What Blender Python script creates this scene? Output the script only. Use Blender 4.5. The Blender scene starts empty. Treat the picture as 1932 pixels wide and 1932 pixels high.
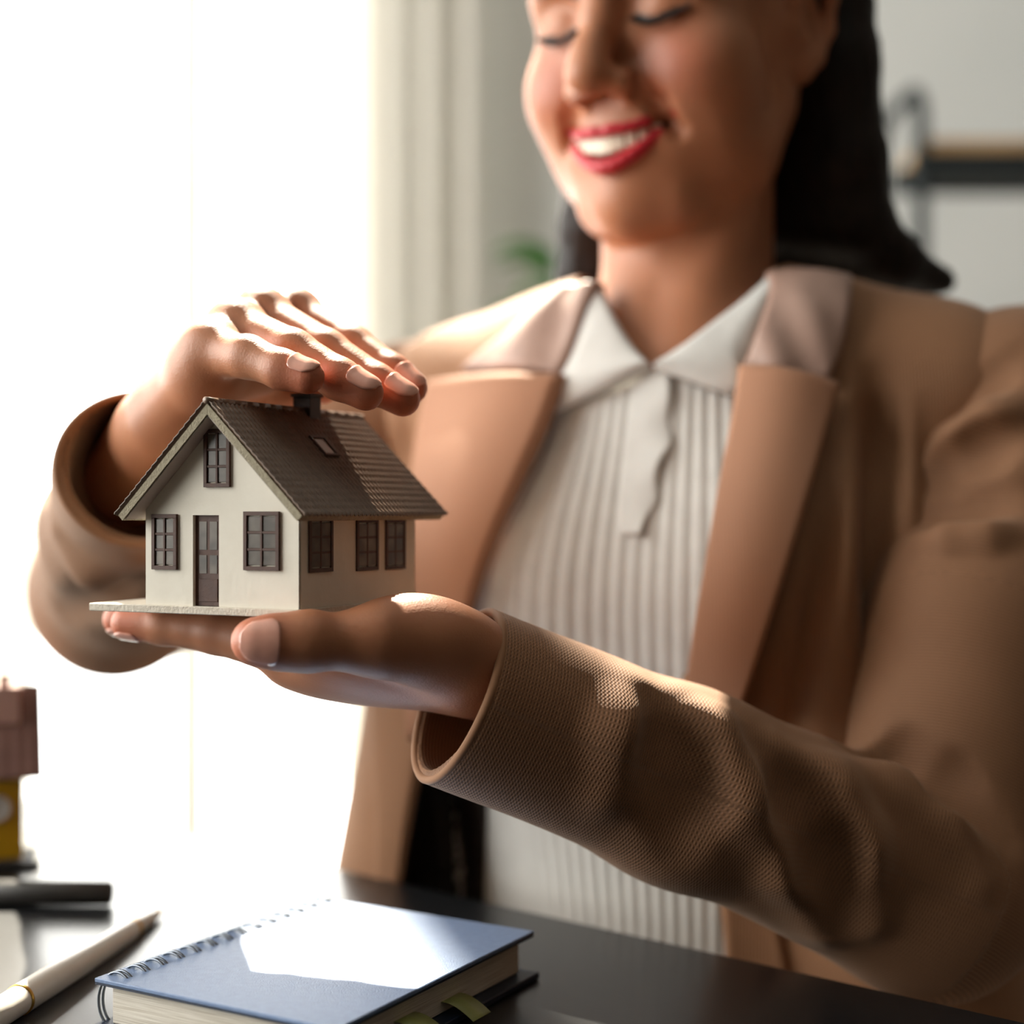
import bpy, math, random
import numpy as np
from mathutils import Vector, Matrix

random.seed(3); np.random.seed(3)
H = 0.945                      # camera height above the floor; most points below are relative to it
FPX, CPX = 2850.0, 966.0       # focal length and centre, in pixels of the 1932 frame
scene = bpy.context.scene
COL = scene.collection

# ------------------------------------------------------------------ camera, world, sun, exposure
cam_d = bpy.data.cameras.new('camera'); cam = bpy.data.objects.new('camera', cam_d); COL.objects.link(cam)
cam.location = (0, 0, H); cam.rotation_euler = (math.pi/2, 0, 0)
cam_d.sensor_width = 36; cam_d.lens = 36*FPX/1932
cam_d.clip_start = 0.02
cam_d.dof.use_dof = True; cam_d.dof.focus_distance = 0.572; cam_d.dof.aperture_fstop = 3.5
scene.camera = cam
w = bpy.data.worlds.new('sky'); scene.world = w; w.use_nodes = True
w.node_tree.nodes['Background'].inputs[0].default_value = (1.0, 0.97, 0.92, 1)
w.node_tree.nodes['Background'].inputs[1].default_value = 9.0
sun_d = bpy.data.lights.new('sun', 'SUN'); sun = bpy.data.objects.new('sun', sun_d); COL.objects.link(sun)
sun_d.energy = 42.0; sun_d.angle = math.radians(0.7); sun_d.color = (1.0, 0.90, 0.74)
SAZ, SEL = math.radians(15), math.radians(48)
to_sun = Vector((-math.sin(SAZ)*math.cos(SEL), math.cos(SAZ)*math.cos(SEL), math.sin(SEL)))
sun.rotation_euler = to_sun.to_track_quat('Z', 'Y').to_euler()
sun.location = (-2, 3, 4)
vs = scene.view_settings
vs.view_transform = 'Standard'; vs.look = 'None'; vs.gamma = 1.0; vs.use_curve_mapping = False
vs.exposure = 0.15
scene.cycles.max_bounces = 8; scene.cycles.diffuse_bounces = 5; scene.cycles.glossy_bounces = 3
scene.cycles.transparent_max_bounces = 12
scene.cycles.sample_clamp_indirect = 6.0
scene.cycles.caustics_reflective = False; scene.cycles.caustics_refractive = False

# ------------------------------------------------------------------ helpers
def P(px, py, D):
    return np.array([(px-CPX)/FPX*D, D, (CPX-py)/FPX*D])

def nrm(v):
    v = np.asarray(v, float); return v/np.linalg.norm(v)

def tag(o, label=None, cat=None, group=None, kind=None):
    if label: o['label'] = label
    if cat: o['category'] = cat
    if group: o['group'] = group
    if kind: o['kind'] = kind
    return o

def mesh_obj(name, verts, faces, mat, parent=None, smooth=True, shift=True, attrs=None):
    verts = np.asarray(verts, np.float32).reshape(-1, 3)
    if shift:
        verts = verts + np.array([0, 0, H], np.float32)
    me = bpy.data.meshes.new(name)
    if isinstance(faces, np.ndarray):
        n, k = faces.shape
        me.vertices.add(len(verts)); me.vertices.foreach_set('co', verts.ravel())
        me.loops.add(n*k); me.loops.foreach_set('vertex_index', faces.astype(np.int32).ravel())
        me.polygons.add(n)
        me.polygons.foreach_set('loop_start', np.arange(0, n*k, k, dtype=np.int32))
        me.polygons.foreach_set('loop_total', np.full(n, k, np.int32))
        me.update(calc_edges=True); me.validate()
    else:
        me.from_pydata([tuple(map(float, v)) for v in verts], [], [tuple(int(i) for i in f) for f in faces]); me.update()
    me.polygons.foreach_set('use_smooth', np.full(len(me.polygons), smooth, bool))
    if attrs:
        for an, (typ, arr) in attrs.items():
            at = me.attributes.new(an, typ, 'POINT')
            key = 'vector' if typ == 'FLOAT_VECTOR' else ('color' if typ == 'FLOAT_COLOR' else 'value')
            at.data.foreach_set(key, np.asarray(arr, np.float32).ravel())
    if mat: me.materials.append(mat)
    o = bpy.data.objects.new(name, me); COL.objects.link(o)
    if parent: o.parent = parent
    return o

def share(o, name, parent, matrix=None):
    c = bpy.data.objects.new(name, o.data); COL.objects.link(c)
    c.parent = parent
    if matrix is not None: c.matrix_local = matrix
    return c

def empty(name, loc=(0, 0, 0)):
    e = bpy.data.objects.new(name, None); e.empty_display_size = 0.02
    COL.objects.link(e); e.location = loc
    return e

class MB:                                   # mesh builder
    def __init__(s): s.v = []; s.f = []
    def quad(s, *p):
        n = len(s.v); s.v += [tuple(map(float, q)) for q in p]; s.f.append(tuple(range(n, n+len(p))))
    def box(s, lo, hi, M=None, bev=0.0):
        lo = np.array(lo, float); hi = np.array(hi, float)
        n = len(s.v)
        if bev <= 0:
            c = [(x, y, z) for x in (lo[0], hi[0]) for y in (lo[1], hi[1]) for z in (lo[2], hi[2])]
            fs = [(0,1,3,2),(4,6,7,5),(0,4,5,1),(2,3,7,6),(0,2,6,4),(1,5,7,3)]
        else:
            c = []
            for x in (0,1):
                for y in (0,1):
                    for z in (0,1):
                        e = [hi[i] if (x,y,z)[i] else lo[i] for i in range(3)]
                        d = [-bev if (x,y,z)[i] else bev for i in range(3)]
                        c += [(e[0], e[1]+d[1], e[2]+d[2]), (e[0]+d[0], e[1], e[2]+d[2]), (e[0]+d[0], e[1]+d[1], e[2])]
            I = lambda x,y,z,a: ((x*2+y)*2+z)*3+a
            fs = []
            fs += [(I(0,0,0,0),I(0,0,1,0),I(0,1,1,0),I(0,1,0,0)),(I(1,0,0,0),I(1,1,0,0),I(1,1,1,0),I(1,0,1,0)),
                   (I(0,0,0,1),I(1,0,0,1),I(1,0,1,1),I(0,0,1,1)),(I(0,1,0,1),I(0,1,1,1),I(1,1,1,1),I(1,1,0,1)),
                   (I(0,0,0,2),I(0,1,0,2),I(1,1,0,2),I(1,0,0,2)),(I(0,0,1,2),I(1,0,1,2),I(1,1,1,2),I(0,1,1,2))]
            for a in (0,1):
                for b in (0,1):
                    fs += [(I(a,b,0,0),I(a,b,0,1),I(a,b,1,1),I(a,b,1,0)),
                           (I(a,0,b,0),I(a,0,b,2),I(a,1,b,2),I(a,1,b,0)),
                           (I(0,a,b,1),I(0,a,b,2),I(1,a,b,2),I(1,a,b,1))]
                    for z in (0,1): fs.append((I(a,b,z,0),I(a,b,z,1),I(a,b,z,2)))
        if M is not None: c = [tuple(M @ Vector(q)) for q in c]
        s.v += [tuple(map(float, q)) for q in c]; s.f += [tuple(i+n for i in f) for f in fs]
    def tube(s, pts, rad, seg=12, cap=True):
        pts = [np.array(p, float) for p in pts]
        if np.isscalar(rad): rad = [rad]*len(pts)
        up = np.array([0.13, 0.21, 1.0]); n0 = len(s.v); prev = None
        for i, p in enumerate(pts):
            t = nrm(pts[min(i+1, len(pts)-1)]-pts[max(i-1, 0)])
            a = np.cross(t, up) if prev is None else prev-np.dot(prev, t)*t
            a = nrm(a); b = np.cross(t, a); prev = a
            for k in range(seg):
                th = 2*math.pi*k/seg
                s.v.append(tuple(p+rad[i]*(math.cos(th)*a+math.sin(th)*b)))
        for i in range(len(pts)-1):
            for k in range(seg):
                a0 = n0+i*seg+k; a1 = n0+i*seg+(k+1) % seg
                s.f.append((a0, a1, a1+seg, a0+seg))
        if cap:
            s.f.append(tuple(n0+k for k in reversed(range(seg))))
            s.f.append(tuple(n0+(len(pts)-1)*seg+k for k in range(seg)))
    def build(s, name, mat, parent=None, smooth=False, shift=True):
        return mesh_obj(name, s.v, s.f, mat, parent, smooth, shift)

def autosmooth(o, ang=40):
    o.data.polygons.foreach_set('use_smooth', np.ones(len(o.data.polygons), bool))
    try: o.data.set_sharp_from_angle(angle=math.radians(ang))
    except Exception: pass
    return o

# ------------------------------------------------------------------ materials
def srgb(r, g, b):
    f = lambda c: (c/255/12.92) if c/255 <= 0.04045 else ((c/255+0.055)/1.055)**2.4
    return (f(r), f(g), f(b), 1)

class Mat:
    def __init__(s, name, col=(0.5,0.5,0.5,1), rough=0.5, **kw):
        s.m = bpy.data.materials.new(name); s.m.use_nodes = True
        s.nt = s.m.node_tree; s.b = s.nt.nodes['Principled BSDF']
        s.b.inputs['Base Color'].default_value = col; s.b.inputs['Roughness'].default_value = rough
        for k, v in kw.items(): s.b.inputs[k.replace('_', ' ')].default_value = v
    def n(s, t, **kw):
        nd = s.nt.nodes.new(t)
        for k, v in kw.items(): setattr(nd, k, v)
        return nd
    def l(s, a, b): s.nt.links.new(a, b)
    def coords(s, kind='Object', scale=1.0):
        tc = s.n('ShaderNodeTexCoord'); mp = s.n('ShaderNodeMapping')
        mp.inputs['Scale'].default_value = (scale,)*3 if np.isscalar(scale) else scale
        s.l(tc.outputs[kind], mp.inputs[0]); return mp.outputs[0]
    def noise(s, vec, scale=5, detail=3, rough=0.55):
        nz = s.n('ShaderNodeTexNoise'); nz.inputs['Scale'].default_value = scale
        nz.inputs['Detail'].default_value = detail; nz.inputs['Roughness'].default_value = rough
        s.l(vec, nz.inputs['Vector']); return nz.outputs['Fac']
    def ramp(s, fac, c0, c1, p0=0.3, p1=0.7):
        r = s.n('ShaderNodeValToRGB'); e = r.color_ramp.elements
        e[0].position = p0; e[0].color = c0; e[1].position = p1; e[1].color = c1
        s.l(fac, r.inputs[0]); return r.outputs[0]
    def base(s, sock): s.l(sock, s.b.inputs['Base Color'])
    def bump(s, fac, strength=0.3, dist=0.001):
        b = s.n('ShaderNodeBump'); b.inputs['Strength'].default_value = strength; b.inputs['Distance'].default_value = dist
        s.l(fac, b.inputs['Height']); s.l(b.outputs[0], s.b.inputs['Normal']); return b
    def math(s, op, a, b=None):
        m = s.n('ShaderNodeMath', operation=op)
        for i, x in enumerate((a, b)):
            if x is None: continue
            if hasattr(x, 'links'): s.l(x, m.inputs[i])
            else: m.inputs[i].default_value = x
        return m.outputs[0]

def mottled(name, c0, c1, scale, rough=0.5, bump=0.2, bscale=None, dist=0.0005, **kw):
    m = Mat(name, c0, rough, **kw); v = m.coords()
    m.base(m.ramp(m.noise(v, scale, 4), c0, c1)); m.bump(m.noise(v, bscale or scale*4, 4), bump, dist)
    return m.m

M = {}
M['wall'] = mottled('pale_plaster', srgb(216,216,210), srgb(206,207,202), 3, 0.85, 0.15, 60, 0.002)
M['wall_dark'] = mottled('taupe_fill_cut_wall', srgb(92,84,76), srgb(86,78,70), 3, 0.85, 0.15, 60, 0.002)  # for unseen walls, made dark to cut fill light from front and right
M['wall_grey'] = mottled('cool_grey_plaster', srgb(224,227,226), srgb(216,220,219), 3, 0.85, 0.15, 60, 0.002)
M['ceiling'] = mottled('white_ceiling_paint', srgb(225,224,220), srgb(218,217,212), 3, 0.9, 0.1, 50, 0.002)
M['floor'] = mottled('pale_concrete_floor', srgb(140,130,120), srgb(124,115,106), 2, 0.6, 0.1, 30, 0.002)
M['frame_white'] = mottled('white_window_frame', srgb(235,233,228), srgb(225,223,218), 8, 0.5, 0.05)
M['black_metal'] = mottled('black_powder_coated_metal', srgb(38,45,47), srgb(30,36,38), 40, 0.65, 0.1, Specular_IOR_Level=0.25)
M['plank'] = mottled('oak_plank', srgb(198,164,118), srgb(172,136,92), 9, 0.55, 0.1)
M['leaf'] = mottled('green_leaf', srgb(70,140,48), srgb(44,104,34), 30, 0.45, 0.1)
M['pot'] = mottled('stone_grey_pot', srgb(150,148,142), srgb(132,130,126), 30, 0.7, 0.2)
M['soil'] = mottled('potting_soil', srgb(60,46,36), srgb(40,30,24), 60, 0.95, 0.6)
M['desk'] = mottled('black_satin_desk_top', srgb(20,21,23), srgb(26,27,29), 120, 0.30, 0.12, 900, 0.0002, Specular_IOR_Level=0.4, Coat_Weight=0.15, Coat_Roughness=0.1)
M['desk_leg'] = mottled('desk_steel', srgb(36,37,39), srgb(30,31,33), 60, 0.45, 0.1)
M['house_wall'] = mottled('cream_painted_card', srgb(228,222,208), srgb(220,213,198), 60, 0.7, 0.25, 260, 0.0006)
M['house_base'] = mottled('rough_cream_board', srgb(214,205,190), srgb(196,186,170), 300, 0.8, 0.7, 900, 0.0006)
M['house_board'] = mottled('khaki_foam_board', srgb(164,154,130), srgb(138,128,106), 500, 0.8, 0.8, 1400, 0.0006)
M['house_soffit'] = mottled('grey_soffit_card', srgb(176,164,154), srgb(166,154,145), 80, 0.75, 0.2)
M['roof_tile'] = mottled('brown_grey_plastic_tile', srgb(128,106,90), srgb(112,92,78), 200, 0.36, 0.15, 900, 0.0002)
M['house_frame'] = mottled('dark_brown_plastic', srgb(78,46,30), srgb(64,36,24), 200, 0.6, 0.2)
M['chimney'] = mottled('dark_chimney_paint', srgb(62,52,46), srgb(50,42,38), 200, 0.6, 0.3)
g = Mat('tinted_model_glass', srgb(112,106,98), 0.28, Specular_IOR_Level=0.35); g.base(g.ramp(g.noise(g.coords(), 90, 2), srgb(70,64,58), srgb(120,110,98), 0.4, 0.8)); M['pane'] = g.m
M['yellow'] = mottled('yellow_painted_card', srgb(226,178,20), srgb(212,164,12), 60, 0.6, 0.2)
M['red_tile'] = mottled('reddish_brown_tile', srgb(120,84,74), srgb(104,70,62), 120, 0.55, 0.3)
M['pink_card'] = mottled('pale_pink_card', srgb(214,176,164), srgb(200,160,150), 60, 0.7, 0.2)
M['white_card'] = mottled('white_card', srgb(236,234,228), srgb(226,224,218), 60, 0.7, 0.2)
M['dark_card'] = mottled('charcoal_card', srgb(46,46,46), srgb(38,38,38), 60, 0.6, 0.2)
M['pen_white'] = mottled('glossy_ivory_plastic', srgb(236,231,222), srgb(230,224,214), 60, 0.3, 0.05)
M['gold'] = mottled('brushed_gold', srgb(214,170,84), srgb(196,150,66), 200, 0.3, 0.1, Metallic=1.0)
M['pen_dark'] = mottled('charcoal_barrel', srgb(40,38,36), srgb(52,48,44), 60, 0.42, 0.1)
M['steel'] = mottled('dark_wire', srgb(110,116,124), srgb(90,96,104), 200, 0.3, 0.1, Metallic=0.9)
M['cover'] = mottled('blue_textured_cover', srgb(120,142,178), srgb(110,132,168), 300, 0.42, 0.55, 1500, 0.0004)
M['cover_dark'] = mottled('navy_board_edge', srgb(18,34,58), srgb(14,28,48), 200, 0.45, 0.2)
pg = Mat('stacked_paper', srgb(228,220,206), 0.8); v = pg.coords('Object', (40, 40, 2600)); pf = pg.noise(v, 1.0, 2)
pg.base(pg.ramp(pf, srgb(200,190,174), srgb(236,229,216), 0.35, 0.65)); pg.bump(pf, 0.4, 0.0003); M['pages'] = pg.m
M['tab'] = mottled('translucent_green_tab', srgb(170,176,110), srgb(158,166,98), 90, 0.4, 0.1, Alpha=0.9)
M['teeth'] = mottled('ivory_enamel', srgb(240,228,208), srgb(232,218,196), 200, 0.3, 0.05)
M['nail'] = mottled('pale_pink_nail', srgb(236,176,156), srgb(228,166,146), 200, 0.16, 0.03, Coat_Weight=0.5, Coat_Roughness=0.06)
M['lash'] = mottled('black_lash', srgb(18,14,13), srgb(14,11,10), 200, 0.6, 0.1)
M['shaded_lining'] = mottled('dark_brown_shaded_lining', srgb(40,30,26), srgb(32,24,20), 60, 0.5, 0.1)  # deep shadow behind the open jacket front is part of this dark tone
M['trousers'] = mottled('charcoal_wool', srgb(44,42,44), srgb(36,34,36), 60, 0.85, 0.3)
M['button'] = mottled('ivory_button', srgb(232,226,216), srgb(222,216,206), 200, 0.3, 0.05)

# skin: colour attribute carries lips, lash line and blush
sk = Mat('skin', srgb(170,114,80), 0.48)
at = sk.n('ShaderNodeAttribute', attribute_name='tint'); v = sk.coords()
mx = sk.n('ShaderNodeMix', data_type='RGBA', blend_type='MULTIPLY'); mx.inputs[0].default_value = 1.0
sk.l(at.outputs['Color'], mx.inputs[6]); sk.l(sk.ramp(sk.noise(v, 55, 4), (0.90,0.88,0.86,1), (1,1,1,1)), mx.inputs[7])
sk.base(mx.outputs[2])
vor = sk.n('ShaderNodeTexVoronoi'); vor.inputs['Scale'].default_value = 1100; sk.l(v, vor.inputs['Vector'])
bsum = sk.math('ADD', sk.math('MULTIPLY', vor.outputs['Distance'], 0.6), sk.noise(v, 420, 4))
sk.bump(bsum, 0.16, 0.0006)
sk.b.inputs['Subsurface Weight'].default_value = 0.18; sk.b.inputs['Subsurface Radius'].default_value = (1.0, 0.35, 0.2)
sk.b.inputs['Subsurface Scale'].default_value = 0.006
M['skin'] = sk.m

def fabric(name, c0, c1, attr=None, period=0.0016, strength=0.6, sheen=0.15):
    m = Mat(name, c0, 0.75, Sheen_Weight=sheen, Sheen_Roughness=0.4)
    m.b.inputs['Sheen Tint'].default_value = (1, 0.85, 0.7, 1)
    if attr:
        a = m.n('ShaderNodeAttribute', attribute_name=attr); vec = a.outputs['Vector']
    else:
        vec = m.coords()
    sp = m.n('ShaderNodeSeparateXYZ'); m.l(vec, sp.inputs[0])
    k = 2*math.pi/period
    nz = m.noise(vec, 400, 2)
    x = m.math('ADD', m.math('MULTIPLY', sp.outputs[0], k), m.math('MULTIPLY', nz, 1.5))
    y = m.math('MULTIPLY', sp.outputs[1 if attr else 2], k*0.8)
    s1 = m.math('SINE', x); s2 = m.math('SINE', y)
    wv = m.math('ADD', m.math('MULTIPLY', s1, 0.5), m.math('MULTIPLY', m.math('MULTIPLY', s1, s2), 0.5))
    wv = m.math('ADD', m.math('MULTIPLY', wv, 0.5), 0.5)
    m.base(m.ramp(wv, c1, c0, 0.15, 0.75)); m.bump(wv, strength, 0.0008)
    return m.m
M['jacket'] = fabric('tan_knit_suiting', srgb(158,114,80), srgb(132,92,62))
M['sleeve'] = fabric('tan_knit_shaded', srgb(152,108,75), srgb(108,74,49), 'weave', 0.0014, 0.45)  # darker copy of the jacket cloth, shade on the arms put into colour
M['lapel'] = fabric('tan_suiting_lit', srgb(176,128,98), srgb(158,111,83), None, 0.0016, 0.25)  # paler copy of the jacket cloth, window light on the lapels painted in
M['collar'] = mottled('pinkish_satin_facing', srgb(172,142,128), srgb(158,128,115), 40, 0.45, 0.15, 160, 0.001)
M['shirt'] = mottled('white_rib_knit', srgb(218,217,213), srgb(210,209,205), 90, 0.85, 0.35, 1100, 0.0005)
hm = Mat('black_brown_hair', srgb(24,18,16), 0.5, Specular_IOR_Level=0.25)
v = hm.coords('Object', (260, 260, 9)); hf = hm.noise(v, 1.0, 4, 0.6)
hm.base(hm.ramp(hf, srgb(16,12,11), srgb(44,29,22), 0.35, 0.8)); hm.bump(hf, 0.6, 0.002); M['hair'] = hm.m

def translucent(name, col, f=0.55, alpha=0.0):
    m = bpy.data.materials.new(name); m.use_nodes = True; nt = m.node_tree; nt.nodes.clear()
    o = nt.nodes.new('ShaderNodeOutputMaterial'); d = nt.nodes.new('ShaderNodeBsdfDiffuse'); t = nt.nodes.new('ShaderNodeBsdfTranslucent')
    x = nt.nodes.new('ShaderNodeMixShader'); x.inputs[0].default_value = f
    tc = nt.nodes.new('ShaderNodeTexCoord'); nz = nt.nodes.new('ShaderNodeTexNoise'); nz.inputs['Scale'].default_value = 30
    rp = nt.nodes.new('ShaderNodeValToRGB'); rp.color_ramp.elements[0].color = tuple(c*0.92 for c in col[:3])+(1,); rp.color_ramp.elements[1].color = col
    nt.links.new(tc.outputs['Object'], nz.inputs['Vector']); nt.links.new(nz.outputs['Fac'], rp.inputs[0])
    for s in (d, t): nt.links.new(rp.outputs[0], s.inputs['Color'])
    nt.links.new(d.outputs[0], x.inputs[1]); nt.links.new(t.outputs[0], x.inputs[2]); last = x
    if alpha > 0:
        tr = nt.nodes.new('ShaderNodeBsdfTransparent'); y = nt.nodes.new('ShaderNodeMixShader'); y.inputs[0].default_value = alpha
        nt.links.new(x.outputs[0], y.inputs[1]); nt.links.new(tr.outputs[0], y.inputs[2]); last = y
    nt.links.new(last.outputs[0], o.inputs[0]); return m
M['sheer'] = translucent('sheer_curtain', (0.88, 0.86, 0.81, 1), 0.45, 0.15)
def glassmat():
    m = bpy.data.materials.new('window_glass'); m.use_nodes = True; nt = m.node_tree; nt.nodes.clear()
    o = nt.nodes.new('ShaderNodeOutputMaterial'); t = nt.nodes.new('ShaderNodeBsdfTransparent'); gl = nt.nodes.new('ShaderNodeBsdfGlossy')
    gl.inputs['Roughness'].default_value = 0.02; t.inputs[0].default_value = (0.97, 0.98, 0.98, 1)
    x = nt.nodes.new('ShaderNodeMixShader'); fr = nt.nodes.new('ShaderNodeFresnel'); fr.inputs[0].default_value = 1.3
    nt.links.new(fr.outputs[0], x.inputs[0]); nt.links.new(t.outputs[0], x.inputs[1]); nt.links.new(gl.outputs[0], x.inputs[2])
    nt.links.new(x.outputs[0], o.inputs[0]); return m
M['glass'] = glassmat()

# ------------------------------------------------------------------ signed distance modelling
def op_rc(a, b, ra, rb=None, k=0.004, sub=False):
    a = np.array(a, float); b = np.array(b, float); rb = ra if rb is None else rb
    return dict(t='rc', a=a, b=b, ra=ra, rb=rb, k=k, sub=sub, bc=(a+b)/2, br=np.linalg.norm(b-a)/2+max(ra, rb))
def op_el(c, r, R=None, k=0.004, sub=False):
    c = np.array(c, float); r = np.array(r, float)
    return dict(t='el', c=c, r=r, R=np.eye(3) if R is None else np.asarray(R, float), k=k, sub=sub, bc=c, br=r.max())
def op_box(c, hs, R=None, rnd=0.0, k=0.002, sub=False):
    c = np.array(c, float); hs = np.array(hs, float)
    return dict(t='box', c=c, hs=hs, rnd=rnd, R=np.eye(3) if R is None else np.asarray(R, float), k=k, sub=sub, bc=c, br=np.linalg.norm(hs)+rnd)
def chain(pts, rs, k=0.004, sub=False):
    return [op_rc(pts[i], pts[i+1], rs[i], rs[i+1], k, sub) for i in range(len(pts)-1)]

def op_d(o, p):
    if o['t'] == 'rc':
        ab = o['b']-o['a']; L = ab@ab; pa = p-o['a']
        t = np.clip(pa@ab/max(L, 1e-12), 0, 1)
        q = pa-t[:, None]*ab
        return np.sqrt(np.einsum('ij,ij->i', q, q))-(o['ra']+(o['rb']-o['ra'])*t)
    q = (p-o['c'])@o['R']              # columns of R are the local axes
    if o['t'] == 'el':
        k0 = np.sqrt((((q/o['r'])**2).sum(1))); k1 = np.sqrt(((q/o['r']**2)**2).sum(1))
        return k0*(k0-1)/np.maximum(k1, 1e-9)
    q = np.abs(q)-o['hs']
    return np.sqrt((np.maximum(q, 0)**2).sum(1))+np.minimum(q.max(1), 0)-o['rnd']

def sdf(ops, p, off=0.0, disp=None):
    d = np.full(len(p), 0.5)
    for o in ops:
        e = op_d(o, p); k = o['k']
        if not o['sub']:
            h = np.clip(0.5+0.5*(e-d)/k, 0, 1); d = e+(d-e)*h-k*h*(1-h)
        else:
            h = np.clip(0.5-0.5*(e+d)/k, 0, 1); d = d+(-e-d)*h+k*h*(1-h)
    if disp is not None: d = d-disp(p)
    return d-off

def sdf_grad(ops, p, e=0.0006, off=0.0, disp=None):
    g = np.stack([sdf(ops, p+np.eye(3)[i]*e, off, disp)-sdf(ops, p-np.eye(3)[i]*e, off, disp) for i in range(3)], 1)
    return g/np.maximum(np.linalg.norm(g, axis=1, keepdims=True), 1e-9)

CORN = np.array([(i, j, k) for i in (0,1) for j in (0,1) for k in (0,1)])
EDG = [(a, b) for a in range(8) for b in range(a+1, 8) if np.abs(CORN[a]-CORN[b]).sum() == 1]

def sdf_mesh(ops, h, off=0.0, disp=None, lo=None, hi=None, B=14, pad=0.004):
    un = [o for o in ops if not o['sub']]
    if lo is None: lo = np.min([o['bc']-o['br'] for o in un], 0)-off-pad
    if hi is None: hi = np.max([o['bc']+o['br'] for o in un], 0)+off+pad
    lo = np.asarray(lo, float); hi = np.asarray(hi, float)
    nb = np.ceil((hi-lo)/(h*B)).astype(int)
    bi = np.stack(np.meshgrid(*[np.arange(n) for n in nb], indexing='ij'), -1).reshape(-1, 3)
    ctr = lo+(bi+0.5)*h*B; rad = h*B*math.sqrt(3)/2
    d = np.concatenate([sdf(ops, c, off, disp) for c in np.array_split(ctr, max(1, len(ctr)//20000))])
    bi = bi[np.abs(d) < rad*1.25+0.004]
    node = np.stack(np.meshgrid(*[np.arange(B+1)]*3, indexing='ij'), -1).reshape(-1, 3)
    NC = nb*B+2
    gid = lambda c: ((c[:, 0]+1)*NC[1]+(c[:, 1]+1))*NC[2]+(c[:, 2]+1)
    ids, pos, quads = [], [], []
    bcs = np.array([o['bc'] for o in ops]); brs = np.array([o['br']+o['k'] for o in ops])
    for b in bi:
        base = b*B; c = lo+(base+B/2)*h
        near = np.linalg.norm(bcs-c, axis=1) < brs+rad+abs(off)+0.006
        sel = [o for o, q in zip(ops, near) if q]
        if not sel: continue
        v = sdf(sel, lo+(base+node)*h, off, disp).reshape(B+1, B+1, B+1)
        s = v < 0
        if s.all() or not s.any(): continue
        cs = sum(s[i:B+i, j:B+j, k:B+k].astype(np.int8) for i, j, k in CORN)
        cell = np.argwhere((cs > 0) & (cs < 8))
        cv = np.stack([v[cell[:, 0]+i, cell[:, 1]+j, cell[:, 2]+k] for i, j, k in CORN], 1)
        acc = np.zeros((len(cell), 3)); cnt = np.zeros(len(cell))
        for a, e in EDG:
            m = (cv[:, a] < 0) != (cv[:, e] < 0)
            t = np.where(m, cv[:, a]/np.where(m, cv[:, a]-cv[:, e], 1), 0)
            acc += np.where(m[:, None], CORN[a]+t[:, None]*(CORN[e]-CORN[a]), 0); cnt += m
        ids.append(gid(cell+base)); pos.append(lo+(cell+base+acc/cnt[:, None])*h)
        for ax in range(3):
            sl0 = [slice(0, B)]*3; sl1 = [slice(0, B)]*3; sl1[ax] = slice(1, B+1)
            a = s[tuple(sl0)]; e = s[tuple(sl1)]
            for sign in (0, 1):
                n = np.argwhere(a & ~e if sign == 0 else ~a & e)
                if not len(n): continue
                n = n+base; u, w2 = np.eye(3, dtype=int)[(ax+1) % 3], np.eye(3, dtype=int)[(ax+2) % 3]
                q = np.stack([gid(n-u-w2), gid(n-w2), gid(n), gid(n-u)], 1)
                quads.append(q if sign == 0 else q[:, ::-1])
    ids = np.concatenate(ids); pos = np.concatenate(pos); quads = np.concatenate(quads)
    order = np.argsort(ids); ids = ids[order]; pos = pos[order]
    idx = np.searchsorted(ids, quads); idx = np.minimum(idx, len(ids)-1)
    ok = (ids[idx] == quads).all(1)
    return pos, idx[ok]

def trace(ops, px, py, off=0.0, start=0.45, steps=60, disp=None):
    px = np.asarray(px, float).ravel(); py = np.asarray(py, float).ravel()
    dr = np.stack([(px-CPX)/FPX, np.ones_like(px), (CPX-py)/FPX], 1); dr /= np.linalg.norm(dr, axis=1, keepdims=True)
    t = np.full(len(px), start); bd = np.full(len(px), 9.0); bt = t.copy()
    for _ in range(steps):
        d = sdf(ops, dr*t[:, None], off, disp)
        m = d < bd-1e-5; bd = np.where(m, d, bd); bt = np.where(m, t, bt)
        t = np.where(t < 1.3, t+d*0.85, t)
    return dr*bt[:, None]

def spline(pts, n):
    pts = np.asarray(pts, float)
    if len(pts) == 2:
        return pts[0]+(pts[1]-pts[0])*np.linspace(0, 1, n)[:, None]
    p = np.vstack([2*pts[0]-pts[1], pts, 2*pts[-1]-pts[-2]])
    seg = np.linalg.norm(np.diff(pts, axis=0), axis=1); s = np.concatenate([[0], np.cumsum(seg)])
    out = []
    for x in np.linspace(0, s[-1], n):
        i = min(np.searchsorted(s, x, side='right')-1, len(seg)-1); t = (x-s[i])/max(seg[i], 1e-9)
        a, b, c, d = p[i], p[i+1], p[i+2], p[i+3]
        out.append(0.5*((2*b)+(-a+c)*t+(2*a-5*b+4*c-d)*t*t+(-a+3*b-3*c+d)*t**3))
    return np.array(out)

def sheet(grid, thick, nrmls):
    """closed slab from an (n, m, 3) grid of outer points"""
    n, m, _ = grid.shape
    top = grid.reshape(-1, 3); bot = top-nrmls.reshape(-1, 3)*thick
    I = np.arange(n*m).reshape(n, m)
    f = np.stack([I[:-1, :-1], I[1:, :-1], I[1:, 1:], I[:-1, 1:]], -1).reshape(-1, 4)
    fs = [f, f[:, ::-1]+n*m]
    for e in (I[:, 0], I[-1, :], I[::-1, -1], I[0, ::-1]):
        fs.append(np.stack([e[:-1], e[:-1]+n*m, e[1:]+n*m, e[1:]], 1))
    return np.vstack([top, bot]), np.vstack(fs)

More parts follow.
